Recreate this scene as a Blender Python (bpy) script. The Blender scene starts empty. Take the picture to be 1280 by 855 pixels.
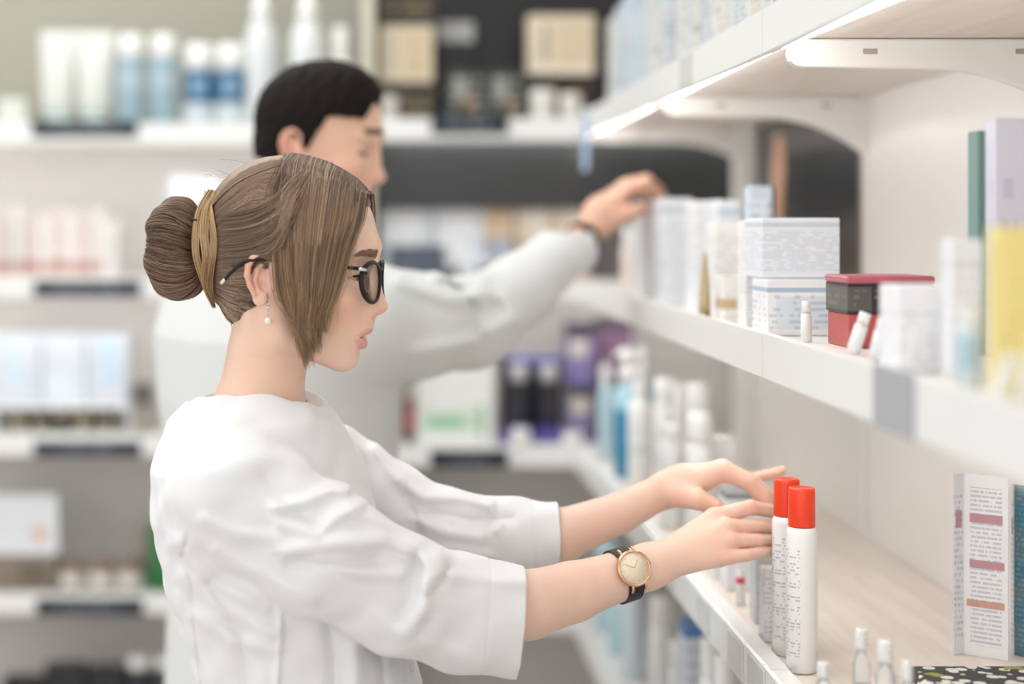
import bpy, math, random
import numpy as np
from mathutils import Vector, Matrix
random.seed(7)
RNG = np.random.default_rng(11)
SC = bpy.context.scene
COL = SC.collection
RES = 1.0                      # 1 = full detail of the sculpted surfaces

# ------------------------------------------------------------------ camera, light, exposure
F, CX, CY, EYE = 2200.0, 484.0, 283.0, 1.58      # focal length in pixels of a 1280-wide frame, principal point, eye height
cam_data = bpy.data.cameras.new('camera')
cam = bpy.data.objects.new('camera', cam_data); COL.objects.link(cam)
cam.location = (0, 0, EYE); cam.rotation_euler = (math.pi/2, 0, 0)
cam_data.sensor_width = 36.0; cam_data.sensor_fit = 'HORIZONTAL'
cam_data.lens = 36.0*F/1280.0
cam_data.shift_x = (640.0-CX)/1280.0
cam_data.shift_y = -(427.5-CY)/1280.0
cam_data.clip_start = 0.05
cam_data.dof.use_dof = True
cam_data.dof.focus_distance = 1.99
cam_data.dof.aperture_fstop = 1.5
SC.camera = cam

world = bpy.data.worlds.new('world'); SC.world = world; world.use_nodes = True
world.node_tree.nodes['Background'].inputs[0].default_value = (1.0, 0.995, 0.99, 1)
world.node_tree.nodes['Background'].inputs[1].default_value = 0.76
def area_light(name, loc, target, sx, sy, power, color=(1, 1, 1)):
    d = bpy.data.lights.new(name, 'AREA'); d.shape = 'RECTANGLE'; d.size = sx; d.size_y = sy; d.energy = power; d.color = color
    o = bpy.data.objects.new(name, d); COL.objects.link(o); o.location = loc
    o.rotation_euler = (Vector(target)-Vector(loc)).to_track_quat('-Z', 'Y').to_euler()
    return o
area_light('ceiling_panel_light', (-0.9, 2.9, 2.95), (-0.9, 2.9, 0), 2.0, 3.0, 42, (1, 0.985, 0.96))
area_light('shop_window_light', (-1.4, -1.3, 2.0), (-0.4, 3.2, 1.2), 3.6, 2.4, 26, (1, 0.99, 0.98))
area_light('side_window_light', (-3.6, 1.6, 1.9), (0.2, 2.4, 1.3), 2.4, 2.0, 16, (0.97, 0.99, 1.0))
SC.view_settings.view_transform = 'Standard'
SC.view_settings.look = 'None'
SC.view_settings.exposure = 0.06
SC.view_settings.gamma = 1.0
SC.view_settings.use_curve_mapping = False
SC.cycles.use_denoising = True
SC.cycles.max_bounces = 6
SC.cycles.diffuse_bounces = 3
SC.cycles.sample_clamp_indirect = 6.0

def W(px, py, Y):
    """photograph pixel seen at distance Y -> place in the room"""
    return Vector(((px-CX)*Y/F, Y, EYE-(py-CY)*Y/F))

# ------------------------------------------------------------------ naming helpers
def tag(o, label=None, cat=None, group=None, kind=None):
    if label: o['label'] = label
    if cat: o['category'] = cat
    if group: o['group'] = group
    if kind: o['kind'] = kind
    return o
def empty(name, loc, label=None, cat=None, group=None, rz=0.0):
    o = bpy.data.objects.new(name, None); COL.objects.link(o); o.location = loc; o.rotation_euler = (0, 0, rz)
    o.empty_display_size = 0.05
    return tag(o, label, cat, group)

# ------------------------------------------------------------------ materials
def srgb(c):
    if isinstance(c, str):
        c = [int(c[i:i+2], 16)/255 for i in (0, 2, 4)]
    return tuple((v/12.92 if v <= 0.04045 else ((v+0.055)/1.055)**2.4) for v in c[:3])
MATS = {}
def mat(name, color, rough=0.5, metal=0.0, spec=0.5, noise=0.0, nscale=30.0, emit=None, estr=0.0, trans=0.0, alpha=1.0, sss=0.0, bump=0.0, bscale=200.0, coat=0.0):
    if name in MATS: return MATS[name]
    m = bpy.data.materials.new(name); m.use_nodes = True; MATS[name] = m
    nt = m.node_tree; b = nt.nodes['Principled BSDF']
    c = srgb(color)
    b.inputs['Base Color'].default_value = (*c, 1)
    b.inputs['Roughness'].default_value = rough
    b.inputs['Metallic'].default_value = metal
    b.inputs['Specular IOR Level'].default_value = spec
    b.inputs['Transmission Weight'].default_value = trans
    b.inputs['Alpha'].default_value = alpha
    b.inputs['Coat Weight'].default_value = coat
    if emit is not None:
        b.inputs['Emission Color'].default_value = (*srgb(emit), 1); b.inputs['Emission Strength'].default_value = estr
    tc = nt.nodes.new('ShaderNodeTexCoord')
    if noise > 0:
        n = nt.nodes.new('ShaderNodeTexNoise'); n.inputs['Scale'].default_value = nscale; n.inputs['Detail'].default_value = 4
        nt.links.new(tc.outputs['Object'], n.inputs['Vector'])
        mx = nt.nodes.new('ShaderNodeMix'); mx.data_type = 'RGBA'
        mx.inputs[6].default_value = (*[v*(1-noise) for v in c], 1); mx.inputs[7].default_value = (*[min(1, v*(1+noise)) for v in c], 1)
        nt.links.new(n.outputs['Fac'], mx.inputs[0]); nt.links.new(mx.outputs[2], b.inputs['Base Color'])
    if bump > 0:
        n2 = nt.nodes.new('ShaderNodeTexNoise'); n2.inputs['Scale'].default_value = bscale; n2.inputs['Detail'].default_value = 3
        nt.links.new(tc.outputs['Object'], n2.inputs['Vector'])
        bp = nt.nodes.new('ShaderNodeBump'); bp.inputs['Strength'].default_value = bump; bp.inputs['Distance'].default_value = 0.001
        nt.links.new(n2.outputs['Fac'], bp.inputs['Height']); nt.links.new(bp.outputs['Normal'], b.inputs['Normal'])
    return m
def vcol_mat(name, rough=0.5, spec=0.5, sss=0.0, bump=0.0, bscale=300.0, aniso=0.0):
    m = mat(name, (0.8, 0.8, 0.8), rough, spec=spec, bump=bump, bscale=bscale)
    nt = m.node_tree; b = nt.nodes['Principled BSDF']
    a = nt.nodes.new('ShaderNodeAttribute'); a.attribute_name = 'Col'
    nt.links.new(a.outputs['Color'], b.inputs['Base Color'])
    if sss:
        b.inputs['Subsurface Weight'].default_value = sss
        b.inputs['Subsurface Radius'].default_value = (1.0, 0.35, 0.2); b.inputs['Subsurface Scale'].default_value = 0.006
    return m

# ------------------------------------------------------------------ mesh helpers
def mesh_np(name, V, Fq, material, parent=None, smooth=True, col=None, tri=False):
    """V (n,3) world, Fq (m,4) or (m,3) int"""
    me = bpy.data.meshes.new(name)
    V = np.ascontiguousarray(V, dtype=np.float32); Fq = np.ascontiguousarray(Fq, dtype=np.int32)
    k = Fq.shape[1]
    me.vertices.add(len(V)); me.vertices.foreach_set('co', V.ravel())
    me.loops.add(Fq.size); me.loops.foreach_set('vertex_index', Fq.ravel())
    me.polygons.add(len(Fq)); me.polygons.foreach_set('loop_start', np.arange(0, Fq.size, k, dtype=np.int32))
    me.polygons.foreach_set('use_smooth', np.full(len(Fq), smooth, dtype=bool))
    me.update(calc_edges=True); me.validate()
    if col is not None:
        a = me.color_attributes.new('Col', 'FLOAT_COLOR', 'POINT')
        c4 = np.ones((len(V), 4), dtype=np.float32); c4[:, :3] = col
        a.data.foreach_set('color', c4.ravel())
    if material: me.materials.append(material)
    o = bpy.data.objects.new(name, me); COL.objects.link(o)
    if parent:
        o.parent = parent
        if parent.parent is None: o.matrix_parent_inverse = parent.matrix_basis.inverted()
    return o

class MB:
    """collects faces, built as one mesh object in the parent's local frame"""
    def __init__(s): s.v = []; s.f = []; s.m = []; s.sm = []
    def add(s, verts, faces, mi=0, smooth=False):
        n = len(s.v); s.v += [tuple(v) for v in verts]; s.f += [tuple(i+n for i in f) for f in faces]; s.m += [mi]*len(faces); s.sm += [smooth]*len(faces)
        return s
    def box(s, x0, x1, y0, y1, z0, z1, b=0.0, mi=0):
        if b <= 0:
            v = [(x0, y0, z0), (x1, y0, z0), (x1, y1, z0), (x0, y1, z0), (x0, y0, z1), (x1, y0, z1), (x1, y1, z1), (x0, y1, z1)]
            return s.add(v, [(3, 2, 1, 0), (4, 5, 6, 7), (0, 1, 5, 4), (1, 2, 6, 5), (2, 3, 7, 6), (3, 0, 4, 7)], mi)
        b = min(b, (x1-x0)*.45, (y1-y0)*.45, (z1-z0)*.45)
        # bevelled box: three rounded-corner loops top and bottom
        def loop(i, z):
            return [(x0+i, y0+b, z), (x0+b, y0+i, z), (x1-b, y0+i, z), (x1-i, y0+b, z), (x1-i, y1-b, z), (x1-b, y1-i, z), (x0+b, y1-i, z), (x0+i, y1-b, z)]
        L = [loop(b, z0), loop(0, z0+b), loop(0, z1-b), loop(b, z1)]
        # the end loops are inset squares
        L[0] = [(x0+b, y0+b, z0)]*2+[(x1-b, y0+b, z0)]*2+[(x1-b, y1-b, z0)]*2+[(x0+b, y1-b, z0)]*2
        L[3] = [(p[0], p[1], z1) for p in L[0]]
        v = [(x0+b, y0+b, z0), (x1-b, y0+b, z0), (x1-b, y1-b, z0), (x0+b, y1-b, z0)]+L[1]+L[2]+[(x0+b, y0+b, z1), (x1-b, y0+b, z1), (x1-b, y1-b, z1), (x0+b, y1-b, z1)]
        f = [(3, 2, 1, 0), (20, 21, 22, 23)]
        for i in range(8):
            j = (i+1) % 8; f.append((4+i, 4+j, 12+j, 12+i))
        cmap = [0, 0, 1, 1, 2, 2, 3, 3]
        for i in range(8):
            j = (i+1) % 8; a, c = cmap[i], cmap[j]
            if a == c: f.append((a, 4+j, 4+i)); f.append((20+a, 12+i, 12+j))
            else: f.append((a, c, 4+j, 4+i)); f.append((20+a, 12+i, 12+j, 20+c))
        return s.add(v, f, mi)
    def lathe(s, prof, n=28, cx=0, cy=0, mi=0, sx=1.0, sy=1.0, smooth=True):
        """prof: list of (r, z); r=0 ends are capped"""
        v = []; f = []
        for r, z in prof:
            for i in range(n):
                a = 2*math.pi*i/n; v.append((cx+r*sx*math.cos(a), cy+r*sy*math.sin(a), z))
        for k in range(len(prof)-1):
            for i in range(n):
                j = (i+1) % n; f.append((k*n+i, k*n+j, (k+1)*n+j, (k+1)*n+i))
        f.append(tuple(range(n-1, -1, -1))); f.append(tuple((len(prof)-1)*n+i for i in range(n)))
        return s.add(v, f, mi, smooth)
    def prism(s, poly, t0, t1, axis='y', mi=0, smooth=False):
        """poly: 2-D points; axis = extrusion axis (poly in the other two, in x-y-z order)"""
        def p3(p, t):
            return {'y': (p[0], t, p[1]), 'x': (t, p[0], p[1]), 'z': (p[0], p[1], t)}[axis]
        n = len(poly); v = [p3(p, t0) for p in poly]+[p3(p, t1) for p in poly]
        f = [tuple(range(n)), tuple(range(2*n-1, n-1, -1))]+[(i, n+i, n+(i+1) % n, (i+1) % n) for i in range(n)]
        return s.add(v, f, mi, smooth)
    def tube(s, pts, r, n=8, mi=0, closed=False, flat=None):
        pts = [Vector(p) for p in pts]; m = len(pts); v = []; f = []
        rr = r if isinstance(r, (list, tuple)) else [r]*m
        up = None
        for i, p in enumerate(pts):
            a = pts[(i-1) % m] if (closed or i > 0) else p; b = pts[(i+1) % m] if (closed or i < m-1) else p
            t = (b-a).normalized()
            if up is None:
                up = Vector((0, 0, 1)) if abs(t.z) < 0.9 else Vector((1, 0, 0))
            nx = t.cross(up).normalized(); ny = nx.cross(t).normalized(); up = ny
            for k in range(n):
                an = 2*math.pi*k/n; v.append(p+nx*(rr[i]*math.cos(an)*(flat[0] if flat else 1))+ny*(rr[i]*math.sin(an)*(flat[1] if flat else 1)))
        seg = m if closed else m-1
        for i in range(seg):
            for k in range(n):
                l = (k+1) % n; i2 = (i+1) % m
                f.append((i*n+k, i*n+l, i2*n+l, i2*n+k))
        if not closed: f.append(tuple(range(n-1, -1, -1))); f.append(tuple((m-1)*n+k for k in range(n)))
        return s.add(v, f, mi, True)
    def build(s, name, mats, parent=None, autosmooth=False):
        me = bpy.data.meshes.new(name); me.from_pydata(s.v, [], s.f)
        for m in (mats if isinstance(mats, (list, tuple)) else [mats]): me.materials.append(m)
        me.polygons.foreach_set('material_index', s.m); me.polygons.foreach_set('use_smooth', s.sm)
        me.update(); me.validate()
        o = bpy.data.objects.new(name, me); COL.objects.link(o)
        if parent: o.parent = parent
        return o
def copy_tree(o, parent=None):
    c = o.copy(); COL.objects.link(c)
    if parent: c.parent = parent
    for ch in list(o.children): copy_tree(ch, c)
    return c

# ------------------------------------------------------------------ signed-distance sculpting
A = lambda *v: np.array(v, dtype=np.float32)
def nrm(q): return np.sqrt(np.einsum('ij,ij->i', q, q))
def cap(P, a, b, ra, rb):
    a = np.asarray(a, np.float32); ba = np.asarray(b, np.float32)-a; pa = P-a
    t = np.clip(pa@ba/max(float(ba@ba), 1e-9), 0, 1)
    return nrm(pa-t[:, None]*ba)-(ra+(rb-ra)*t)
def ell(P, c, r, R=None):
    q = P-np.asarray(c, np.float32)
    if R is not None: q = q@R
    r = np.asarray(r, np.float32); k0 = nrm(q/r); k1 = nrm(q/(r*r))
    return k0*(k0-1)/np.maximum(k1, 1e-6)
def smin(a, b, k):
    h = np.maximum(k-np.abs(a-b), 0)/k
    return np.minimum(a, b)-h*h*k*0.25
def smax(a, b, k): return -smin(-a, -b, k)
def chain(P, pts, k=0.0):
    """pts: [(x,y,z,r), ...] joined cones"""
    d = None
    for p, q in zip(pts[:-1], pts[1:]):
        e = cap(P, p[:3], q[:3], p[3], q[3])
        d = e if d is None else (smin(d, e, k) if k > 0 else np.minimum(d, e))
    return d
def boxed(P, lo, hi, fn, pad):
    lo = np.asarray(lo, np.float32); hi = np.asarray(hi, np.float32)
    q = np.maximum(np.maximum(lo-P, P-hi), 0); bd = nrm(q)
    out = bd+pad; m = bd <= 0
    if m.any(): out[m] = fn(P[m])
    return out
def surfnet(f, lo, hi, h, B=8, slack=1.25, extra=0.0):
    lo = np.asarray(lo, np.float64); hi = np.asarray(hi, np.float64)
    nb = np.ceil((hi-lo)/(h*B)).astype(int)
    gi = np.stack(np.meshgrid(*[np.arange(n) for n in nb], indexing='ij'), -1).reshape(-1, 3)
    cen = (lo+(gi+0.5)*h*B).astype(np.float32)
    d = np.concatenate([f(c) for c in np.array_split(cen, max(1, len(cen)//200000))])
    keep = gi[np.abs(d) < h*B*0.87*slack+extra]
    N = nb*B+2
    corner = np.stack(np.meshgrid(*[np.arange(B+1)]*3, indexing='ij'), -1).reshape(-1, 3)
    off = np.array([(i, j, k) for i in (0, 1) for j in (0, 1) for k in (0, 1)])
    edges = [(a, b) for a in range(8) for b in range(a+1, 8) if np.abs(off[a]-off[b]).sum() == 1]
    allk, allv, quads = [], [], []
    key = lambda g: (g[..., 0].astype(np.int64)*N[1]+g[..., 1])*N[2]+g[..., 2]
    for blk in np.array_split(keep, max(1, len(keep)//400)):
        g = blk[:, None, :]*B+corner[None]
        val = f((lo+g.reshape(-1, 3)*h).astype(np.float32)).reshape(len(blk), B+1, B+1, B+1)
        ins = val < 0
        cnt = sum(ins[:, o[0]:B+o[0], o[1]:B+o[1], o[2]:B+o[2]].astype(np.int8) for o in off)
        bi, ci, cj, ck = np.nonzero((cnt > 0) & (cnt < 8))
        if len(bi):
            cv = np.stack([val[bi, ci+o[0], cj+o[1], ck+o[2]] for o in off], 1)
            acc = np.zeros((len(bi), 3)); n = np.zeros(len(bi))
            for a, b in edges:
                m = (cv[:, a] < 0) != (cv[:, b] < 0)
                den = cv[:, a]-cv[:, b]; den[np.abs(den) < 1e-9] = 1e-9
                t = np.clip(cv[:, a]/den, 0, 1)
                acc += np.where(m[:, None], off[a]+t[:, None]*(off[b]-off[a]), 0); n += m
            gc = blk[bi]*B+np.stack([ci, cj, ck], 1)
            allk.append(key(gc)); allv.append(lo+(gc+acc/n[:, None])*h)
        for ax in range(3):
            o = np.eye(3, dtype=int)[ax]
            a0 = ins[:, :B, :B, :B]; a1 = ins[:, o[0]:B+o[0], o[1]:B+o[1], o[2]:B+o[2]]
            bi, ci, cj, ck = np.nonzero(a0 != a1)
            if not len(bi): continue
            gc = blk[bi]*B+np.stack([ci, cj, ck], 1)
            u, v = np.eye(3, dtype=int)[(ax+1) % 3], np.eye(3, dtype=int)[(ax+2) % 3]
            q = np.stack([key(gc-u-v), key(gc-v), key(gc), key(gc-u)], 1)
            fl = ~a0[bi, ci, cj, ck]
            q[fl] = q[fl][:, ::-1]
            quads.append(q)
    K = np.concatenate(allk); V = np.concatenate(allv); Q = np.concatenate(quads)
    s = np.argsort(K); K = K[s]; V = V[s]
    ix = np.minimum(np.searchsorted(K, Q), len(K)-1)
    ok = (K[ix] == Q).all(1)
    return V.astype(np.float32), ix[ok].astype(np.int32)
def join_np(parts):
    V, Fq, n = [], [], 0
    for v, q in parts: V.append(v); Fq.append(q+n); n += len(v)
    return np.concatenate(V), np.concatenate(Fq)

# strands of hair as thin three-sided tubes
def catmull(C, M):
    """C (n,k,3) control points -> (n,M,3)"""
    n, k, _ = C.shape
    Cp = np.concatenate([2*C[:, :1]-C[:, 1:2], C, 2*C[:, -1:]-C[:, -2:-1]], 1)
    t = np.linspace(0, k-1-1e-6, M); i = t.astype(int); u = (t-i)[None, :, None]
    p0, p1, p2, p3 = Cp[:, i], Cp[:, i+1], Cp[:, i+2], Cp[:, i+3]
    return 0.5*(2*p1+(p2-p0)*u+(2*p0-5*p1+4*p2-p3)*u**2+(3*p1-p0-3*p2+p3)*u**3)
def strands(paths, r0, r1, sides=3):
    """paths (n,M,3), r0/r1 (n,) radius at root/tip -> V, F, strand index per vertex"""
    n, M, _ = paths.shape
    T = np.gradient(paths, axis=1); T /= np.maximum(np.linalg.norm(T, axis=2, keepdims=True), 1e-9)
    ref = np.zeros_like(T); ref[..., 0] = 0.35; ref[..., 1] = 0.3; ref[..., 2] = 0.88
    U = np.cross(T, ref); U /= np.maximum(np.linalg.norm(U, axis=2, keepdims=True), 1e-9)
    Vv = np.cross(T, U)
    s = np.linspace(0, 1, M)[None, :]
    rad = (r0[:, None]*(1-s)+r1[:, None]*s)*np.clip((1.02-s)*9, 0.25, 1)
    ang = 2*np.pi*np.arange(sides)/sides
    P = paths[:, :, None, :]+rad[..., None, None]*(U[:, :, None, :]*np.cos(ang)[:, None]+Vv[:, :, None, :]*np.sin(ang)[:, None])
    Vx = P.reshape(-1, 3)
    b = (np.arange(n)[:, None, None]*M+np.arange(M-1)[None, :, None])*sides
    k = np.arange(sides)[None, None, :]; k2 = (k+1) % sides
    Fq = np.stack([b+k, b+k2, b+sides+k2, b+sides+k], -1).reshape(-1, 4)
    return Vx, Fq, np.repeat(np.arange(n), M*sides)
# ================================================================== the shop: floor, walls, shelving
WHITE = mat('white_lacquer', 'EFEDE9', 0.32, spec=0.5)
CREAM = mat('cream_panel', 'E9E5E0', 0.35, spec=0.5, noise=0.02, nscale=3)
GREYP = mat('pale_grey_panel', 'D9D5D1', 0.5, noise=0.02, nscale=3)
RAIL = mat('white_rail_plastic', 'ECECEA', 0.3)
DARK = mat('charcoal_panel', '2A2D2D', 0.25, spec=0.6)
NAVY = mat('navy_label', '16232F', 0.4)
LETTER = mat('pale_letters', '9AA3AA', 0.5)
LED_FILL = mat('led_and_fill_light', 'FFFFFF', 0.4, emit='FFFCFA', estr=17.0)  # also on added fill strips; only the upper right shelf's strips are its lamps
def wood_mat():
    m = mat('whitewashed_wood', 'E6D9CB', 0.42, spec=0.4); nt = m.node_tree; b = nt.nodes['Principled BSDF']
    tc = nt.nodes.new('ShaderNodeTexCoord'); mp = nt.nodes.new('ShaderNodeMapping'); mp.inputs['Scale'].default_value = (38, 2.2, 38)
    n = nt.nodes.new('ShaderNodeTexNoise'); n.inputs['Scale'].default_value = 1.6; n.inputs['Detail'].default_value = 6
    r = nt.nodes.new('ShaderNodeValToRGB'); r.color_ramp.elements[0].position = 0.32; r.color_ramp.elements[1].position = 0.72
    r.color_ramp.elements[0].color = (*srgb('DDD0C4'), 1); r.color_ramp.elements[1].color = (*srgb('EBE1D8'), 1)
    for a, c in ((tc.outputs['Object'], mp.inputs[0]), (mp.outputs[0], n.inputs['Vector']), (n.outputs['Fac'], r.inputs[0]), (r.outputs[0], b.inputs['Base Color'])): nt.links.new(a, c)
    return m
WOOD = wood_mat()
m = MB(); m.box(-4.2, 2.2, -1.5, 4.75, -0.05, 0.0)
fl = mat('floor_tiles', 'CFC8BF', 0.35); nt = fl.node_tree
tc = nt.nodes.new('ShaderNodeTexCoord'); br = nt.nodes.new('ShaderNodeTexBrick'); br.offset = 0; br.inputs['Scale'].default_value = 1.6; br.inputs['Brick Width'].default_value = 1; br.inputs['Row Height'].default_value = 1; br.inputs['Mortar Size'].default_value = 0.006
br.inputs['Color1'].default_value = (*srgb('D2CBC2'), 1); br.inputs['Color2'].default_value = (*srgb('CBC4BA'), 1); br.inputs['Mortar'].default_value = (*srgb('A39C93'), 1)
nt.links.new(tc.outputs['Object'], br.inputs['Vector']); nt.links.new(br.outputs['Color'], nt.nodes['Principled BSDF'].inputs['Base Color'])
tag(m.build('floor', fl), kind='structure')
OLIVE = mat('olive_grey_wall_paint', '9F9E90', 0.7, noise=0.02, nscale=4)
m = MB(); m.box(-4.2, 2.2, 4.62, 4.75, 0, 3.0); tag(m.build('wall_back', OLIVE), kind='structure')
m = MB(); m.box(0.83, 0.95, -1.5, 4.62, 0, 3.0); tag(m.build('wall_right', mat('white_wall_paint', 'E8E6E2', 0.7)), kind='structure')

LV = [0.35, 0.717, 1.09, 1.461, 1.824]      # tops of the price rails
def rail_profile(z):                       # section of the price rail, x towards the aisle = 0
    return [(0.0, z-0.050), (0.004, z-0.052), (0.010, z-0.050), (0.010, z-0.044), (0.006, z-0.040), (0.006, z-0.012), (0.030, z-0.012), (0.030, z-0.006), (0.006, z-0.006), (0.004, z), (0.0, z-0.001)]
# ---- right-hand unit: bays along the aisle
JO = [0.23, 1.10, 1.97, 2.845, 3.70, 3.955]
XF, XB = 0.42, 0.774
ru = empty('shelving_unit', (0.6, 2.1, 0), 'long white shelving unit with brackets running along the right of the aisle', 'shelving')
def part(mb, name, m, parent):
    o = mb.build(name, m); o.parent = parent
    if parent.parent is None: o.matrix_parent_inverse = parent.matrix_basis.inverted()
    return o
def bracket_poly(z):
    pts = [(XF+0.045, z)]
    for k in range(7):
        a = math.pi/2+math.pi*k/6; pts.append((XF+0.042+0.015*math.cos(a), z-0.017+0.015*math.sin(a)))
    pts.append((0.60, z-0.034))
    for k in range(1, 11):
        t = k/10; pts.append((0.60+(XB-0.60)*t, z-0.034-0.062*t**2.2))
    pts.append((XB, z))
    return pts
for i in range(len(JO)-1):
    y0, y1 = JO[i]+0.0015, JO[i+1]-0.0015
    if i != 3:
        part(MB().box(XB, XB+0.018, y0, y1, 0.12, 2.35, 0.001), 'back_panel', CREAM, ru)
    else:
        part(MB().box(XB, XB+0.018, y0, y1, 0.12, 1.43, 0.001), 'back_panel', CREAM, ru)
        part(MB().box(XB, XB+0.018, y0, y1, 1.80, 2.35, 0.001), 'back_panel', CREAM, ru)
    for L in LV:
        bt = L-0.012
        bd = part(MB().box(XF+0.03, XB-0.0005, y0, y1, bt-0.022, bt, 0.0015), 'shelf_board', WOOD if L in (1.09, 1.824) else WHITE, ru)
        rl = part(MB().prism([(XF+x, z) for x, z in rail_profile(L)], y0, y1, 'y'), 'price_rail', RAIL, bd)
        if L > 1.2:
            part(MB().box(XF+0.012, XF+(0.017 if L > 1.7 else 0.022), y0+0.03, y1-0.03, L-(0.0480 if L > 1.7 else 0.044), L-0.0345, 0.001), 'led_or_fill_strip', LED_FILL, bd)  # upper shelf has its LED; the middle shelf's strip is added, unseen fill light
for j in JO[1:-1]:
    part(MB().box(XB-0.003 if j < 3 else XB-0.040, XB-0.0005, j-0.010, j+0.010, 0.0, 2.35, 0.001), 'upright', WHITE, ru)
    for L in LV[1:]:
        br_ = MB().prism(bracket_poly(L-0.0345), j-0.009, j+0.009, 'y')
        o = part(br_, 'bracket', CREAM if L > 1.7 else WHITE, ru)
        bv = o.modifiers.new('soft_edges', 'BEVEL'); bv.width = 0.003; bv.segments = 2; bv.limit_method = 'ANGLE'
        if L > 1.7:
            for x in (0.53, 0.70):
                part(MB().box(x, x+0.016, j-0.0105, j-0.0085, L-0.052, L-0.046, 0.0008), 'slot', mat('slot_shadow', 'A3998E', 0.6), o)
part(MB().box(XF+0.06, XB, JO[0], JO[-1], 0.0, 0.12, 0.003), 'plinth', GREYP, ru)
PLATE = mat('clear_price_plate', 'DADBDB', 0.25)
for L, y, w in ((1.824, 2.47, 0.10), (1.09, 2.12, 0.09), (1.09, 2.34, 0.09), (1.09, 2.0, 0.09), (1.09, 2.62, 0.09), (1.09, 1.86, 0.09)):
    part(MB().box(XF-0.0018, XF-0.0002, y-w/2, y+w/2, L-0.046, L-0.004, 0.0006), 'price_plate', PLATE, ru)
o = part(MB().box(XF-0.0022, XF-0.0002, 1.40, 1.515, 1.461-0.052, 1.461+0.002, 0.0006), 'price_plate', mat('grey_price_plate', 'A9ABB0', 0.35), ru); o['label'] = 'grey price plate'
# dark poster filling the back of the middle bay, a bare arm pictured on it
po = empty('poster', (XB+0.010, 3.27, 1.44), 'dark glossy poster picturing a bare arm at the back of the right shelving', 'poster')
part(MB().box(XB+0.004, XB+0.016, 2.862, 3.68, 1.436, 1.795, 0.001), 'picture_panel', mat('poster_black', '2B2C2E', 0.22, spec=0.5), po)
ARMC = mat('poster_arm_tone', 'CFA284', 0.4)
ap = [(3.56, 1.46), (3.30, 1.46), (3.36, 1.475), (3.465, 1.49), (3.475, 1.56), (3.465, 1.63), (3.44, 1.69), (3.46, 1.76), (3.52, 1.765), (3.555, 1.70), (3.565, 1.62), (3.56, 1.54)]
part(MB().prism(ap, XB+0.0030, XB+0.0045, 'x'), 'pictured_arm', ARMC, po)
part(MB().box(XB+0.0030, XB+0.0045, 2.864, 2.90, 1.437, 1.794), 'picture_edge', mat('poster_edge', '7C7168', 0.4), po)

# ---- back units: front edges square to the aisle
def back_unit(name, label, x0, x1, yf, yb, panel, levels, board=WHITE):
    u = empty(name, ((x0+x1)/2, yb, 0), label, 'shelving')
    for (z0, z1, mt) in panel: part(MB().box(x0, x1, yb, yb+0.02, z0, z1, 0.001), 'back_panel', mt, u)
    for L in levels:
        bd = part(MB().box(x0, x1, yf+0.02, yb-0.0005, L-0.034, L-0.012, 0.0015), 'shelf_board', board, u)
        part(MB().prism([(yf+a, z) for a, z in rail_profile(L)], x0, x1, 'x'), 'price_rail', RAIL, bd)
        if L > 1.2: part(MB().box(x0+0.03, x1-0.03, yf+0.012, yf+0.022, L-0.044, L-0.0345, 0.001), 'led_or_fill_strip', LED_FILL, bd)  # added glowing strips out of view behind the rails, brightening the back shelves
    part(MB().box(x0, x1, yf+0.06, yb, 0.0, 0.12, 0.003), 'plinth', GREYP, u)
    return u
YL, YR = 4.15, 3.96
LX0, LX1 = -1.55, W(451, 0, YL).x
bl = back_unit('shelving_unit', 'white back wall shelving unit left of the man under the olive wall', LX0, LX1, YL, YL+0.34, [(0.12, 1.79, GREYP)], LV)
for x in (LX0+0.015, LX1-0.015): part(MB().box(x-0.014, x+0.014, YL+0.30, YL+0.335, 0, 1.79, 0.002), 'upright', WHITE, bl)
RX0, RX1 = W(469, 0, YR).x, 0.826
brr = back_unit('shelving_unit', 'back wall display unit with black upper panel behind the men\'s outstretched sleeve'.replace("men's", "man's"), RX0, RX1, YR, YR+0.30, [(0.12, 1.42, GREYP), (1.42, 1.62, GREYP), (1.621, 1.79, DARK), (1.791, 2.35, mat('display_black', '0D0E0F', 0.3))], LV)
part(MB().box(RX0-0.03, RX0-0.002, YR+0.02, YR+0.32, 0, 2.35, 0.003), 'side_panel', mat('sage_side_panel', 'C9C8B6', 0.5), brr)
part(MB().box(RX0+0.001, RX1, YR+0.035, YR+0.045, 1.62, 1.789, 0.001), 'valance', DARK, brr)
# navy shelf-edge labels with small pale lettering (unreadable in the photograph)
def shelf_label(px0, px1, py0, py1, Y, label):
    a, b = W(px0, py1, Y), W(px1, py0, Y); c = (a+b)/2
    r = empty('shelf_label', (c.x, Y, a.z), label, 'label', 'navy shelf edge labels')
    w, h = (b.x-a.x)/2, b.z-a.z
    MB().box(-w, w, -0.004, 0.001, 0, h, 0.0008).build('plate', NAVY, r)
    t = MB(); x = -w*0.52; rr = random.Random(px0*7+py0)
    while x < w*0.5:
        ww = rr.choice([0.006, 0.009, 0.011]); hh = h*rr.choice([0.30, 0.38, 0.46])
        t.box(x, x+ww*0.28, -0.0052, -0.0041, h*0.3, h*0.3+hh); t.box(x, x+ww, -0.0052, -0.0041, h*0.3+hh*rr.choice([0, .45, .85]), h*0.3+hh*rr.choice([0, .45, .85])+h*0.08+hh*0.1)
        x += ww+0.005
    t.build('lettering', LETTER, r)
    return r
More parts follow.
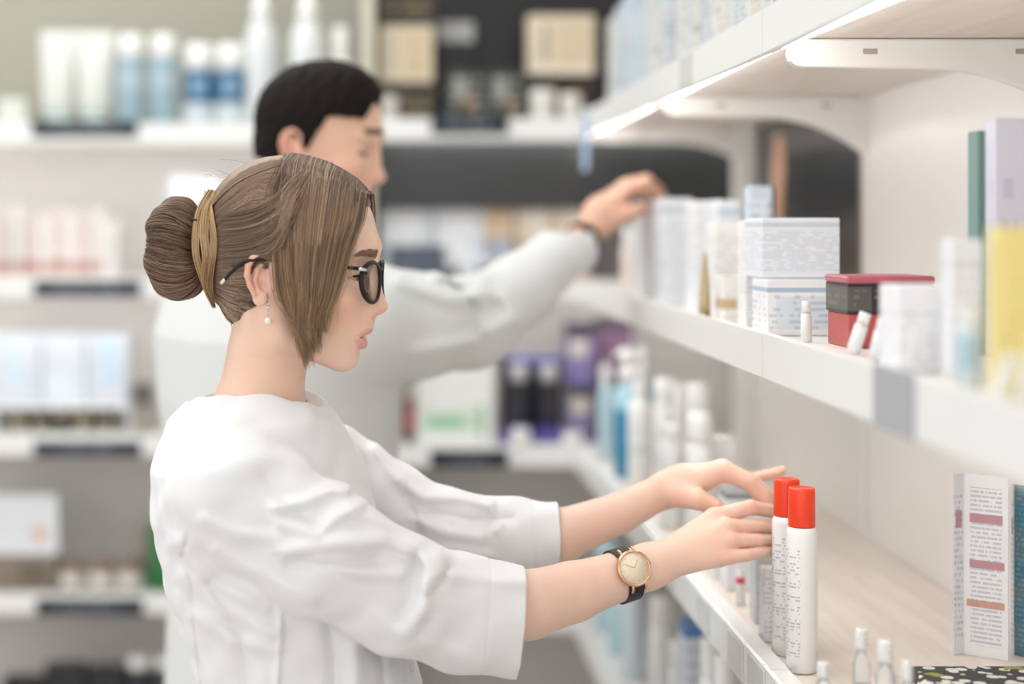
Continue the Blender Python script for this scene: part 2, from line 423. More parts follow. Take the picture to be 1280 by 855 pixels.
for a in ((40, 172, 151, 170, YL-0.003, 'navy label on the left back shelf edge under the pair of white tubes'),
          (42, 176, 351, 370, YL-0.003, 'navy label on the left back shelf edge under the row of pinkish cartons'),
          (42, 176, 552, 570, YL-0.003, 'navy label on the left back shelf edge under the pale blue packs'),
          (45, 179, 749, 768, YL-0.003, 'navy label on the left back shelf edge under the white-labelled jars'),
          (539, 635, 142, 167, YR-0.003, 'slate label on the top right back shelf edge below the black display'),
          (538, 635, 563, 584, YR-0.003, 'navy label on the back shelf edge under the green banded carton')):
    shelf_label(*a)
# ================================================================== goods on the shelves
def print_mat(name, base, ink='8D949C', bands=(), text=(0.1, 0.9), lines=16, words=14.0, dens=0.5, rough=0.38, xr=(0.08, 0.92), strength=0.42, xonly=False):
    """coated card or plastic printed with coloured bands and unreadable text lines, laid out on the object's own box"""
    if name in MATS: return MATS[name]
    m = mat(name, base, rough, spec=0.45); nt = m.node_tree; b = nt.nodes['Principled BSDF']
    N = lambda t, **k: nt.nodes.new(t)
    tc = N('ShaderNodeTexCoord'); sp = N('ShaderNodeSeparateXYZ'); nt.links.new(tc.outputs['Generated'], sp.inputs[0])
    def mth(op, a, c=None, d=None):
        n = N('ShaderNodeMath'); n.operation = op
        for i, v in enumerate((a, c, d)):
            if v is None: continue
            if isinstance(v, (int, float)): n.inputs[i].default_value = v
            else: nt.links.new(v, n.inputs[i])
        return n.outputs[0]
    z = sp.outputs[2]; x = mth('ADD', sp.outputs[0], mth('MULTIPLY', sp.outputs[1], 0.83))
    def rng_(v, lo, hi): return mth('MULTIPLY', mth('GREATER_THAN', v, lo), mth('LESS_THAN', v, hi))
    cur = None
    col = N('ShaderNodeRGB'); col.outputs[0].default_value = (*srgb(base), 1); cur = col.outputs[0]
    def over(mask, c):
        nonlocal cur
        mx = N('ShaderNodeMix'); mx.data_type = 'RGBA'; nt.links.new(mask, mx.inputs[0]); nt.links.new(cur, mx.inputs[6])
        mx.inputs[7].default_value = (*srgb(c), 1); cur = mx.outputs[2]
    for bd in bands:
        mk = rng_(z, bd[0], bd[1])
        if len(bd) > 3: mk = mth('MULTIPLY', mk, mth('MULTIPLY', rng_(sp.outputs[0], bd[3], bd[4]), 1.0))
        over(mk, bd[2])
    if text:
        zl = mth('MULTIPLY', z, float(lines)); fr = mth('FRACT', zl); ln = mth('LESS_THAN', fr, 0.5); fl_ = mth('FLOOR', zl)
        cx = N('ShaderNodeCombineXYZ'); nt.links.new(mth('MULTIPLY', x, words), cx.inputs[0]); nt.links.new(mth('MULTIPLY', fl_, 7.31), cx.inputs[1])
        no = N('ShaderNodeTexNoise'); no.inputs['Scale'].default_value = 1.0; no.inputs['Detail'].default_value = 1.0; nt.links.new(cx.outputs[0], no.inputs['Vector'])
        mk = mth('MULTIPLY', ln, mth('GREATER_THAN', no.outputs['Fac'], 1-dens if dens > 0.5 else 0.5+(0.5-dens)*0.5))
        mk = mth('MULTIPLY', mk, rng_(z, text[0], text[1]))
        mk = mth('MULTIPLY', mk, rng_(sp.outputs[0], xr[0], xr[1]) if xonly else mth('MAXIMUM', rng_(sp.outputs[0], xr[0], xr[1]), rng_(sp.outputs[1], xr[0], xr[1])))
        over(mth('MULTIPLY', mk, strength), ink)
    nt.links.new(cur, b.inputs['Base Color'])
    return m
def item(name, label, cat, loc, group=None, rz=0.0): return empty(name, loc, label, cat, group, rz)
PW = mat('white_plastic', 'F2F2F0', 0.3)
def carton(label, loc, w, d, h, mt, group=None, rz=0.0, name='carton', flap=True):
    """folding carton: body with a tucked lid (seam) and a small tab"""
    r = item(name, label, 'box', loc, group, rz)
    MB().box(-w/2, w/2, -d/2, d/2, 0, h, min(0.0012, w*.04)).build('body', mt, r)
    if flap:
        MB().box(-w/2+.0008, w/2-.0008, -d/2+.0008, d/2-.0008, h-.0002, h+.0007, .0003).build('lid_flap', mt, r)
    return r
def bottle(label, loc, r_, h, mt, capm=None, group=None, cap_h=0.2, cap_r=0.7, shoulder=0.12, name='bottle', sy=1.0, neck=0.45):
    """round bottle: body with shoulder and neck, ridged screw cap"""
    r = item(name, label, 'bottle', loc, group)
    hb = h*(1-cap_h)
    p = [(r_*.90, 0), (r_, r_*.12), (r_, hb-h*shoulder), (r_*.97, hb-h*shoulder*.7), (r_*(cap_r*.5+.45), hb-h*shoulder*.25), (r_*cap_r*.98, hb-h*.01), (r_*cap_r*.9, hb)]
    m = MB(); m.lathe(p, 26, sy=sy); m.build('body', mt, r)
    m = MB(); c = r_*cap_r; m.lathe([(c*.96, hb+.0003), (c, hb+h*.006), (c, h-h*.012), (c*.95, h-h*.003), (c*.6, h)], 26, sy=sy); m.build('cap', capm or PW, r)
    return r
def pump_bottle(label, loc, r_, h, mt, pm=None, group=None):
    r = item('pump_bottle', label, 'bottle', loc, group); hb = h*.74
    m = MB(); m.lathe([(r_*.9, 0), (r_, r_*.15), (r_, hb*.86), (r_*.9, hb*.93), (r_*.42, hb*.98), (r_*.4, hb)], 26); m.build('body', mt, r)
    m = MB(); m.lathe([(r_*.66, hb), (r_*.68, hb+h*.09), (r_*.60, hb+h*.10), (r_*.36, hb+h*.11), (r_*.32, h*.93)], 20); m.build('collar', pm or PW, r)
    m = MB(); m.lathe([(r_*.50, h*.90), (r_*.58, h*.915), (r_*.58, h*.985), (r_*.5, h)], 18); m.tube([(0, 0, h*.965), (-r_*.7, -r_*.3, h*.967), (-r_*1.05, -r_*.45, h*.94)], [r_*.17, r_*.15, r_*.11], 8); m.build('pump_head', pm or PW, r)
    return r
def spray_bottle(label, loc, r_, h, mt, group=None):
    r = item('spray_bottle', label, 'bottle', loc, group)
    m = MB(); m.lathe([(r_*.92, 0), (r_, r_*.1), (r_, h*.60), (r_*.9, h*.68), (r_*.62, h*.76), (r_*.5, h*.79)], 26); m.build('body', mt, r)
    m = MB(); m.lathe([(r_*.54, h*.79), (r_*.54, h*.86), (r_*.40, h*.90), (r_*.34, h*.98), (r_*.22, h)], 20); m.build('nozzle_cap', PW, r)
    return r
def tube(label, loc, w, h, mt, group=None, capm=None, rz=0.0, lean=None):
    """squeeze tube standing on its cap, flat crimped end up"""
    r = item('squeeze_tube', label, 'tube', loc, group, rz)
    if lean: r.rotation_euler = lean
    n = 24; v = []; f = []; lv = [(h*.18, .78, .78), (h*.22, .86, .86), (h*.5, .93, .72), (h*.75, .98, .40), (h*.93, 1.0, .06), (h, 1.0, .05)]
    for z, a, b in lv:
        for i in range(n):
            t = 2*math.pi*i/n; v.append((w/2*a*math.cos(t), w/2*b*math.sin(t), z))
    for k in range(len(lv)-1):
        for i in range(n): f.append((k*n+i, k*n+(i+1) % n, (k+1)*n+(i+1) % n, (k+1)*n+i))
    f.append(tuple(range(n-1, -1, -1))); f.append(tuple((len(lv)-1)*n+i for i in range(n)))
    MB().add(v, f, 0, True).build('body', mt, r)
    m = MB(); m.lathe([(w*.36, 0), (w*.38, h*.02), (w*.35, h*.165), (w*.3, h*.18)], 22); m.build('cap', capm or PW, r)
    return r
def jar(label, loc, r_, h, mt, lidm, group=None):
    r = item('jar', label, 'jar', loc, group)
    m = MB(); m.lathe([(r_*.86, 0), (r_, h*.08), (r_, h*.6), (r_*.9, h*.66), (r_*.9, h*.68)], 26); m.build('body', mt, r)
    m = MB(); m.lathe([(r_*1.0, h*.68), (r_*1.03, h*.70), (r_*1.03, h*.96), (r_*.97, h)], 26); m.build('lid', lidm, r)
    return r
EPS = 0.0004
def box_at(x0, x1, yt, Y, zb, fn=None):
    """photo columns x0..x1, top row yt, seen at distance Y, standing at height zb -> centre x, width, height"""
    a, b = W(x0, yt, Y), W(x1, yt, Y)
    return (a.x+b.x)/2, b.x-a.x, a.z-zb
def shelf_top(L): return L-0.012+EPS

# ---------------- left back unit
YI = 4.24
zt, z2, z3, z4, z5 = [shelf_top(L) for L in (1.824, 1.461, 1.09, 0.717, 0.35)]
cx, w, h = box_at(0, 34, 124, YI, zt); carton('pale sage carton at the far left end of the top back shelf', (cx, YI, zt), w, .05, h, print_mat('sage_card', 'D5D8CE', text=(.5, .8), lines=8))
for (x0, x1), lb in (((50, 97), 'white squeeze tube with flat top on the back shelf, left of its pair'), ((95, 143), 'white squeeze tube with flat top beside the grey-blue bottles')):
    cx, w, h = box_at(x0, x1, 40, YI, zt); tube(lb, (cx, YI, zt), w, h, print_mat('tube_print', 'D3D6CF', 'A3ABA6', text=(.35, .8), lines=9, words=5), 'white tubes on the top back shelf', mat('mint_cap', 'B9CBC9', .3))
for (x0, x1), lb in (((146, 182), 'grey-blue bottle with white cap next to the white tubes'), ((187, 222), 'grey-blue bottle with white cap next to the dark blue banded bottles')):
    cx, w, h = box_at(x0, x1, 44, YI, zt); bottle(lb, (cx, YI, zt), w/2, h, print_mat('greyblue_print', '8FAAB6', 'D9E0E2', bands=((.55, .8, 'A9BCC6'),), text=(.2, .8), lines=8, words=4), group='grey-blue bottles on the top back shelf', cap_h=.24, cap_r=.86)
for (x0, x1), lb in (((230, 268), 'white bottle with dark blue band beside the grey-blue bottle'), ((269, 307), 'white bottle with dark blue band beside the tall spray bottle')):
    cx, w, h = box_at(x0, x1, 56, YI, zt); bottle(lb, (cx, YI, zt), w/2, h, print_mat('blueband_print', 'CBD7DC', 'E8EEF0', bands=((.42, .97, '2F6287'), (.58, .80, '86A9C0', .3, .75)), text=(.1, .35), lines=9, words=4), group='blue banded bottles on the top back shelf', cap_h=.28, cap_r=.88)
for (x0, x1), lb in (((306, 346), 'tall white spray bottle on the top back shelf just left of the man\'s hair'), ((362, 406), 'tall white spray bottle on the top back shelf behind the man\'s hair')):
    cx, w, h = box_at(x0, x1, -12, YI, zt); spray_bottle(lb, (cx, YI, zt), w/2, h, print_mat('spray_print', 'D6DADC', '9DA6AD', text=(.3, .5), lines=10, words=4, dens=.4), 'white spray bottles on the top back shelf')
cx, w, h = box_at(411, 440, 34, YI, zt); bottle('short white bottle on the top back shelf beside the sage side panel', (cx, YI, zt), w/2, h, print_mat('plain_white_print', 'E9EAE8', text=(.3, .5), lines=8, words=4), cap_h=.3, cap_r=.6)
# second shelf: pinkish cartons
pk = print_mat('pinkish_print', 'DDD2CD', 'C2A49E', bands=((.12, .30, 'B58983'), (.45, .95, 'D2C4BF', .35, .8)), text=(.4, .9), lines=8, words=4)
pk2 = print_mat('pinkish_pale_print', 'E3DEDA', 'C9B3AE', bands=((.12, .28, 'C3A29C'),), text=(.4, .9), lines=8, words=4)
xs = [-6, 14, 33, 50, 66, 82, 98, 115]
for i, x0 in enumerate(xs):
    cx, w, h = box_at(x0, x0+15.5, 268-4*((i*5) % 3), YI, z2)
    carton('slim pinkish carton in the row above the left second back label', (cx, YI, z2), w, .045, h, pk if i % 2 == 0 else pk2, 'pinkish cartons on the second back shelf')
cx, w, h = box_at(132, 146, 276, YI, z2); carton('slim white carton closing the row of pinkish cartons', (cx, YI, z2), w, .04, h, print_mat('plain_card', 'E8E6E3', text=(.2, .8), lines=9))
cx, w, h = box_at(213, 276, 222, YI, z2); carton('pale bluish carton on the back shelf seen above the woman\'s bun', (cx, YI, z2), w, .06, h, print_mat('bluish_card', 'E6E9F1', text=(.2, .5), lines=8))
# third shelf: pale packs on a stepped display, brown tins below them
pb = [print_mat('pack_print_%d' % i, 'D3DAE2', 'A8C1D8', bands=bd, text=(.15, .85), lines=6, words=3, dens=.35) for i, bd in enumerate((((.2, .9, 'CFDDEA', .35, .6),), ((.05, .45, 'DDE6EF'),), ((.3, .95, 'C4D8EA', .3, .8),)))]
st = item('display_stand', 'white stepped display stand carrying the pale blue packs on the left back shelf', 'display', (W(80, 0, YI).x, YI, z3))
cx, w, h = box_at(-8, 164, 506, YI, z3)
MB().box(-w/2, w/2, -.02, .07, h-.008, h, .001).build('step', PW, st); MB().box(-w/2, -w/2+.006, -.03, .07, 0, h-.008, .001).build('side', PW, st); MB().box(w/2-.006, w/2, -.03, .07, 0, h-.008, .001).build('side', PW, st); MB().box(-w/2, w/2, -.05, -.044, 0, .010, .001).build('lip', PW, st); MB().box(-w/2+.0065, w/2-.0065, .06, .066, 0, h-.0085).build('riser', PW, st)
for i, ((x0, x1), lb) in enumerate((((-8, 52), 'white pack with blue streaks on the display stand, at the frame edge'), ((54, 108), 'plain whitish pack in the middle of the display stand'), ((110, 160), 'white pack with pale blue panel at the right of the display stand'))):
    c2, w2, h2 = box_at(x0, x1, 418, YI, z3+h+EPS); carton(lb, (c2, YI+.02, z3+h+EPS), w2, .06, h2, pb[i], 'pale packs on the display stand')
BRN = [mat('tin_brown', '8A7F6E', .4), mat('tin_olive', '77725F', .4), mat('tin_dark', '4A4842', .4)]
for i, x0 in enumerate((12, 40, 66, 92, 120)):
    c2, w2, h2 = box_at(x0, x0+24, 512, YI, z3); jar('small brown-grey tin under the step of the display stand', (c2, YI+.005, z3), w2/2, h2, BRN[i % 3], BRN[(i+1) % 3], 'tins under the display step')
cx, w, h = box_at(167, 191, 506, YI, z3); c1 = carton('small grey-brown box under the dark box by the man\'s back', (cx, YI, z3), w, .05, h, print_mat('greybrown_card', '8C8880', 'D0CCC4', text=(.2, .8), lines=4))
cx, w, h2 = box_at(168, 190, 480, YI, z3+h+.001); carton('dark box topping the small grey-brown box by the man\'s back', (cx, YI, z3+h+.001), w, .045, h2, print_mat('dark_card', '4B4A46', '8A8880', text=(.2, .6), lines=4))
# fourth shelf
cx, w, h = box_at(-10, 72, 692, YI, z4); bx = carton('brown carton carrying the white sign card on the low left back shelf', (cx, YI+.01, z4), w, .08, h, print_mat('brown_card', '8B8072', '5B5348', bands=((.2, .8, '6F6557', .45, .9),), text=(.2, .8), lines=4))
c2, w2, h2 = box_at(-10, 75, 617, YI, z4+h+.001); carton('white carton with a small orange dot on the low left back shelf', (c2, YI+.01, z4+h+.001), w2, .07, h2, print_mat('orangedot_card', 'E5E8EC', 'C9CED6', bands=((.24, .46, 'E0A88E', .66, .82),), text=(.3, .8), lines=6, words=4))
for i, x0 in enumerate((74, 112, 148)):
    cx, w, h = box_at(x0, x0+31, 702, YI, z4); jar('brown jar with white label above the lowest navy label', (cx, YI, z4), w/2, h, print_mat('jar_label_print', 'E1DDD5', 'A79C8C', bands=((0, .22, '9A836C'),), text=(.4, .8), lines=4, words=3), mat('jar_lid_brown', '8C7763', .4), 'white-labelled jars')
cx, w, h = box_at(167, 185, 664, YI+.06, z4); carton('narrow taupe carton between the jars and the green bottle', (cx, YI+.06, z4), w, .05, h, print_mat('taupe_card', 'A79C92', '7C7168', text=(.3, .9), lines=7))
cx, w, h = box_at(186, 219, 617, YI, z4); bottle('green bottle with white cap beside the woman\'s back', (cx, YI, z4), w/2, h, print_mat('green_print', '2E7A45', '7FB08A', text=(.3, .6), lines=7, words=3), group=None, cap_h=.26, cap_r=.5, shoulder=.10)
# lowest visible row
for (x0, x1, yt), lb in (((6, 56, 846), 'low black carton at the bottom left of the back shelving'), ((58, 108, 831), 'tallest black carton in the bottom left row'), ((111, 156, 834), 'black carton beside the white-capped bottles at the bottom left')):
    cx, w, h = box_at(x0, x1, yt, YI, z5); carton(lb, (cx, YI, z5), w, .06, h, print_mat('black_card', '1E2022', '6A6C70', bands=(), text=(.86, .94), lines=20, words=4))
for x0, lb in ((158, 'white-capped dark bottle next to the black cartons'), (193, 'white-capped dark bottle in the middle of its row of three'), (227, 'white-capped dark bottle nearest the woman\'s coat')):
    cx, w, h = box_at(x0, x0+32, 820, YI, z5); bottle(lb, (cx, YI, z5), w/2, h, mat('dark_bottle', '2B2E33', .3), group='white-capped dark bottles', cap_h=.13, cap_r=.92, shoulder=.04)

# ---------------- right back unit
YJ = 4.03
gold = print_mat('dark_gold_print', '26261F', 'B59B6A', text=(.35, .75), lines=3, words=5, dens=.6)
beige = print_mat('beige_print', 'D8C9AE', 'B9A587', bands=((.1, .9, 'CDBB9C', .45, .95), (.1, .9, 'C3BBA9', .12, .3)), text=(.15, .85), lines=8, words=4, dens=.4)
def stack(spec, Y=YJ, zb=zt):
    z = zb
    for x0, x1, yt, mt, lb, *dep in spec:
        cx, w, h = box_at(x0, x1, yt, Y, z); carton(lb, (cx, Y+.03, z), w, dep[0] if dep else .09, h, mt); z += h+.0012
stack([(474, 546, 104, gold, 'black carton with gilt lettering at the foot of the stack beside the man\'s hair'), (475, 541, 33, beige, 'beige carton in the stack beside the man\'s hair'), (476, 545, -14, gold, 'black carton on top of the beige one beside the man\'s hair')], YJ+.02)
stack([(659, 741, 94, print_mat('dark_orange_print', '1D1B18', 'A8754E', text=(.35, .75), lines=3, words=6, dens=.6), 'black carton with orange lettering under the beige box by the shelf end'), (660, 742, 20, print_mat('beige_cream_print', 'DDCFB6', 'B7A78D', bands=((.08, .92, 'D3C2A6', .38, .97), (.2, .85, '8C8674', .22, .30), (0, .14, 'E6DCC8')), text=(.2, .8), lines=9, words=4, dens=.4), 'beige carton on the black one near the shelf end')], YJ+.06)
for (x0, x1), lb in (((558, 607), 'dark carton with pale figures, left of the two on the black display'), ((609, 655), 'dark carton with pale figures, right of the two on the black display')):
    cx, w, h = box_at(x0, x1, 90, YJ, zt); carton(lb, (cx, YJ+.02, zt), w, .06, h, print_mat('figure_print', '3A3B38', 'B8B9B0', bands=((.45, .9, '8E928A', .2, .55), (.2, .55, '8A6B50', .5, .7)), text=(.1, .9), lines=5, words=3, dens=.5), 'dark cartons on the black display')
cx, w, h = box_at(546, 592, 26, YJ+.14, zt); c_ = carton('tall dark carton with a pale grey top panel on the black display', (cx, YJ+.16, zt), w, .06, h, print_mat('greytop_print', '1C1D1E', '444648', bands=((.80, .985, 'B4B5B6'),), text=(.2, .6), lines=8))
for (x0, x1, yt), lb in (((660, 697, 112), 'white round jar under the beige carton near the shelf end'), ((699, 728, 117), 'smaller white round jar beside the shelf end'), ((472, 499, 120), 'white round jar beside the man\'s forehead')):
    cx, w, h = box_at(x0, x1, yt, YJ-.0, zt); jar(lb, (cx, YJ+.012, zt), w/2*.88, h, mat('cream_jar', 'DCDAD2', .3), mat('cream_lid', 'E6E4DC', .3), 'white round jars')
# second level
for (x0, x1), lb in (((476, 540), 'white pack with a red header beside the man\'s nose'), ((542, 606), 'white pack with a pink-red header above the man\'s shoulder')):
    cx, w, h = box_at(x0, x1, 221, YJ, z2); carton(lb, (cx, YJ+.03, z2), w, .06, h, print_mat('redheader_print', 'E4E9EF', 'C4CEDB', bands=((.80, .97, 'E7A3A3', .2, .85), (.18, .70, 'F2F4F7', .1, .8)), text=(.2, .7), lines=6, words=3, dens=.4), 'red headed packs')
stack([(608, 642, 300, print_mat('greyblue_card', 'A9B1BF', 'E0E3E8', text=(.2, .8), lines=4), 'grey-blue carton under the beige one beside the red headed packs'), (606, 642, 238, print_mat('sand_card', 'D5BFA3', 'BCA283', bands=((.2, .9, 'CDB394', .3, .7),), text=(.2, .8), lines=6), 'sand coloured carton on the grey-blue one')], YJ, z2)
stack([(645, 690, 302, print_mat('tan_card', 'C9AC88', 'A98C69', text=(.2, .8), lines=4), 'tan carton at the foot of the beige pile above the man\'s sleeve'), (645, 691, 239, print_mat('ivory_tan_card', 'DDD0BC', 'C0AE93', bands=((.1, .9, 'E7E0D3', .3, .8),), text=(.2, .8), lines=6), 'ivory and tan carton on the pile above the man\'s sleeve')], YJ, z2)
stack([(693, 738, 302, print_mat('tan_card', 'C9AC88', 'A98C69'), 'tan carton low beside the man\'s wrist'), (693, 739, 239, print_mat('ivory_tan_card', 'DDD0BC', 'C0AE93'), 'ivory and tan carton beside the man\'s hand')], YJ, z2)
CH_ = mat('chrome', 'E2E6EA', .08, metal=1.0)
for (x0, x1, yt), lb in (((556, 572, 336), 'small shiny lidded jar nearest the man\'s neck'), ((598, 624, 330), 'larger shiny lidded jar behind the man\'s sleeve'), ((626, 650, 334), 'shiny lidded jar on the right of its pair behind the man\'s sleeve')):
    cx, w, h = box_at(x0, x1, yt, YJ-.02, z2); jar(lb, (cx, YJ-.012, z2), w/2, h+.012, mat('dark_glass', '38424C', .1), CH_, 'shiny lidded jars')
cx, w, h = box_at(486, 554, 308, YJ, z2); carton('slate blue carton in front of the red headed packs', (cx, YJ-.014, z2), w, .024, h, print_mat('slate_card', '4F5865', '7C8795', text=(.2, .8), lines=4))
# third level
cx, w, h = box_at(522, 617, 455, YJ, z3); carton('white carton with a green band beneath the man\'s sleeve', (cx, YJ+.03, z3), w, .07, h, print_mat('greenband_print', 'E4E6E2', 'BFC8C2', bands=((.18, .42, 'C4D8C6', .05, .85), (.22, .34, '8FBF98', .15, .6), (.10, .5, '8CB48F', .80, .88)), text=(.45, .9), lines=6, words=4, dens=.35))
cx, w, h = box_at(505, 519, 498, YJ-.01, z3); tube('small red and dark tube beside the green banded carton', (cx, YJ, z3), w, h, print_mat('red_dark_print', '7A5450', 'C98A80', bands=((.3, .6, 'B5544E'),), text=None), capm=mat('dark_cap', '40383A', .4))
ppl = mat('purple_tray', '5A4E96', .35); silv = mat('silver_cap', 'C8C8CC', .3, metal=.6)
tr = item('display_tray', 'violet display tray holding two black bottles on the back shelf', 'tray', (W(666, 0, YJ).x, YJ, z3))
cx, w, h = box_at(627, 706, 540, YJ-.03, z3)
MB().box(-w/2, w/2, -.035, -.030, 0, h, .0008).build('front', ppl, tr); MB().box(-w/2, w/2, -.0295, .05, 0, .004, .0005).build('base', ppl, tr); MB().box(-w/2, -w/2+.004, -.0295, .05, .0045, h, .0005).build('side', ppl, tr); MB().box(w/2-.004, w/2, -.0295, .05, .0045, h, .0005).build('side', ppl, tr)
hb = box_at(627, 706, 446, YJ+.05, z3)[2]; MB().box(-w/2, w/2, .0505, .056, 0, hb, .0008).build('back_card', mat('violet_card', '2C2838', .4), tr); MB().box(-w/2+.02, w/2, .046, .0505, hb-.01, hb, .0005).build('header_strip', mat('header_blue', '7A7FD2', .4), tr)
for (x0, x1), lb in (((634, 664), 'black bottle with silver cap, left of the two in the violet tray'), ((671, 701), 'black bottle with silver cap, right of the two in the violet tray')):
    cx, w, h = box_at(x0, x1, 456, YJ, z3+.005); bottle(lb, (cx, YJ+.01, z3+.005), w/2, h, print_mat('violet_bottle', '1C1B20', '55536A', bands=((.0, .30, '5B50A6'),), text=(.4, .8), lines=5), silv, 'black bottles in the violet tray', cap_h=.2, cap_r=.8)
vio = print_mat('violet_stack_print', '6D6690', 'CFC7D2', bands=((.55, .8, 'B9B1A6', .1, .9), (.82, 1, '3C3B3A')), text=(.1, .5), lines=5)
stack([(709, 741, 482, vio, 'violet and grey carton at the foot of the pile by the blue pump bottles', .07), (708, 742, 405, print_mat('violet_stack_print_b', '6A6296', 'CFC7D2', bands=((.45, .75, 'B5AEA6', .1, .8), (.78, 1, '2F2F30')), text=(.1, .4), lines=5), 'violet and grey carton on top of the pile by the blue pump bottles', .07)], YJ, z3)
cx, w, h = box_at(744, 790, 398, YJ+.06, z3); carton('dusky mauve carton behind the blue pump bottles', (cx, YJ+.08, z3), w, .06, h, print_mat('mauve_card', '4C3F4C', '7A6A78', bands=((.6, .9, '7A5F78'),), text=(.1, .5), lines=6))
for (x0, x1, yt), lb in (((638, 664, 541), 'small white bottle standing in front of the violet tray'), ((701, 729, 546), 'small white bottle in front of the violet and grey pile')):
    cx, w, h = box_at(x0, x1, yt, YJ-.05, z3); bottle(lb, (cx, YJ-.052, z3), w/2*.9, h+.01, mat('milk_white', 'E4E2DC', .35), group='small white bottles on the back shelf', cap_h=.3, cap_r=.95, shoulder=.04)
cx, w, h = box_at(540, 590, 838, YJ, z5+.367); carton('teal carton low on the back shelf below the sleeve cuffs', (cx, YJ+.03, z4), w, .07, max(h, .05), print_mat('teal_low_card', '6F9AAA', 'C9DCE2', text=(.2, .8), lines=4))

# ---------------- right-hand unit, upper shelf: row of cartons along the rail
U = zt
def along(label, x0, Y, d, h, mt, zb, w=.06, xin=0.0, grp=None, **k):
    """a box whose near left edge is seen at photo column x0, at distance Y (behind the rail)"""
    X = max(W(x0, 0, Y).x, XF+.034+xin)
    return carton(label, (X+w/2, Y+d/2, zb), w, d, h, mt, grp, **k)
ul = [print_mat('upper_print_%d' % i, b, ink, bands=bd, text=tx, lines=ln, words=wd, dens=dn, xr=(-.1, 1.1), strength=.65) for i, (b, ink, bd, tx, ln, wd, dn) in enumerate((
    ('D9DBDB', '8F969D', (), (.05, .9), 22, 9, .5), ('DEDBD2', 'A3936F', ((.0, .2, 'D8CFB9'),), (.2, .9), 14, 6, .5), ('D3D9DE', '808E9C', ((.7, .95, 'C9D6E2'),), (.1, .65), 20, 8, .55),
    ('E0E0DD', '7F888F', (), (.1, .8), 26, 10, .5), ('D6D8D1', '9A9F93', ((.3, .34, 'A7AFA0'),), (.1, .9), 12, 5, .4), ('CAD4DB', '5F93B2', ((.15, .55, '8FB6CA', .0, .6),), (.1, .9), 10, 5, .4)))]
urow = [(2.04, .030, .16, 3, .10), (2.075, .030, .19, 0, .10), (2.112, .036, .15, 4, .08), (2.155, .040, .20, 1, .07), (2.202, .042, .17, 3, .09), (2.252, .050, .15, 2, .06), (2.31, .048, .19, 0, .08), (2.366, .05, .17, 1, .07), (2.424, .056, .20, 3, .08), (2.49, .056, .16, 2, .08), (2.56, .056, .18, 4, .07), (2.63, .06, .19, 0, .08), (2.705, .06, .17, 3, .07), (2.86, .07, .19, 2, .07), (2.94, .07, .20, 4, .07), (3.02, .08, .17, 0, .08), (3.11, .08, .20, 5, .07), (3.20, .09, .21, 5, .07), (3.30, .09, .22, 2, .08), (3.41, .1, .2, 5, .08), (3.53, .1, .19, 4, .07)]
place_words = ['nearest the frame top', 'second from the near end', 'third from the near end', 'fourth from the near end', 'fifth from the near end', 'sixth from the near end', 'above the grey price plate, near side', 'right above the grey price plate', 'just past the grey price plate', 'second past the grey price plate', 'third past the grey price plate', 'beside the rail joint', 'at the rail joint', 'first beyond the rail joint', 'second beyond the rail joint', 'third beyond the rail joint', 'with teal print beyond the rail joint', 'with a large teal patch', 'above the far bracket', 'pale blue near the far end', 'last at the far end']
for (Y, d, h, mi, w), pw in zip(urow, place_words):
    along('whitish carton on the upper right shelf, '+pw, 0, Y, d, h, ul[mi], U, w, grp='cartons along the upper right shelf')
sl = item('price_strip', 'pale blue plastic strip hanging from the far end of the upper right shelf', 'strip', (XF-.008, 3.66, 1.70))
MB().box(-.006, .006, -.004, .004, -.005, .115, .002).build('strip', mat('pale_blue_plastic', 'A9C3E0', .3), sl); MB().box(-.004, .008, -.003, .003, .115, .128, .001).build('clip', PW, sl)
# ---------------- middle shelf
M = z2
mp_ = [print_mat('mid_print_%d' % i, b, ink, bands=bd, text=tx, lines=ln, words=wd, dens=dn, xr=(-.1, 1.1)) for i, (b, ink, bd, tx, ln, wd, dn) in enumerate((
    ('EDEEF0', 'B4BCC6', (), (.08, .92), 22, 8, .5), ('E9ECF1', 'A9B6C6', ((.86, .93, 'C9D3DF'),), (.1, .8), 24, 9, .55), ('F2F1EF', '9FA4AA', (), (.08, .9), 24, 9, .5),
    ('F3F1EE', '9A8B7A', ((.05, .35, 'E2D4BE', .5, 1.2),), (.1, .5), 12, 7, .5), ('F1F1F1', '8FA0B6', ((.78, .86, 'AFC0D4'), (.12, .70, 'DDE4EC', .12, .88)), (.12, .75), 9, 6, .5)))]
def mid(label, x0, x1, yt, Y, d, mt, zb=None, grp=None, rz=0.0):
    zb = M if zb is None else zb
    cx, w, h = box_at(x0, x1, yt, Y, zb); cx = max(cx, XF+.033+w/2)
    return carton(label, (cx, Y+d/2, zb), w, d, h, mt, grp, rz), h
mid('tall white carton the man\'s fingertips rest on', 799, 828, 252, 3.17, .07, mp_[0])
mid('tall white carton just right of the man\'s fingers', 829, 866, 248, 2.90, .09, mp_[1])
mid('tall white carton behind the gold cone, left of its neighbour', 869, 897, 251, 2.64, .09, mp_[0])
mid('tall white carton with blue-grey text behind the text carton', 898, 927, 250, 2.62, .09, mp_[1])
mid('white carton with dense small text left of the big stack', 893, 931, 279, 2.47, .06, mp_[2])
for (x0, x1), lb in (((899, 919), 'small white carton with barcode and gold print at the rail'), ((921, 944), 'small white carton with red print at the rail')):
    mid(lb, x0, x1, 346, 2.38, .05, print_mat('barcode_print_%d' % x0, 'F2F0EC', '8A8D92' if x0 < 910 else 'B9786A', bands=((.30, .52, 'C9AE84' if x0 < 910 else 'D8938A', .0, .9),), text=(.05, .75), lines=9, words=12, dens=.45))
o_, h5 = mid('white carton with pale blue panel under the big white carton', 957, 1050, 350, 2.10, .085, mp_[4])
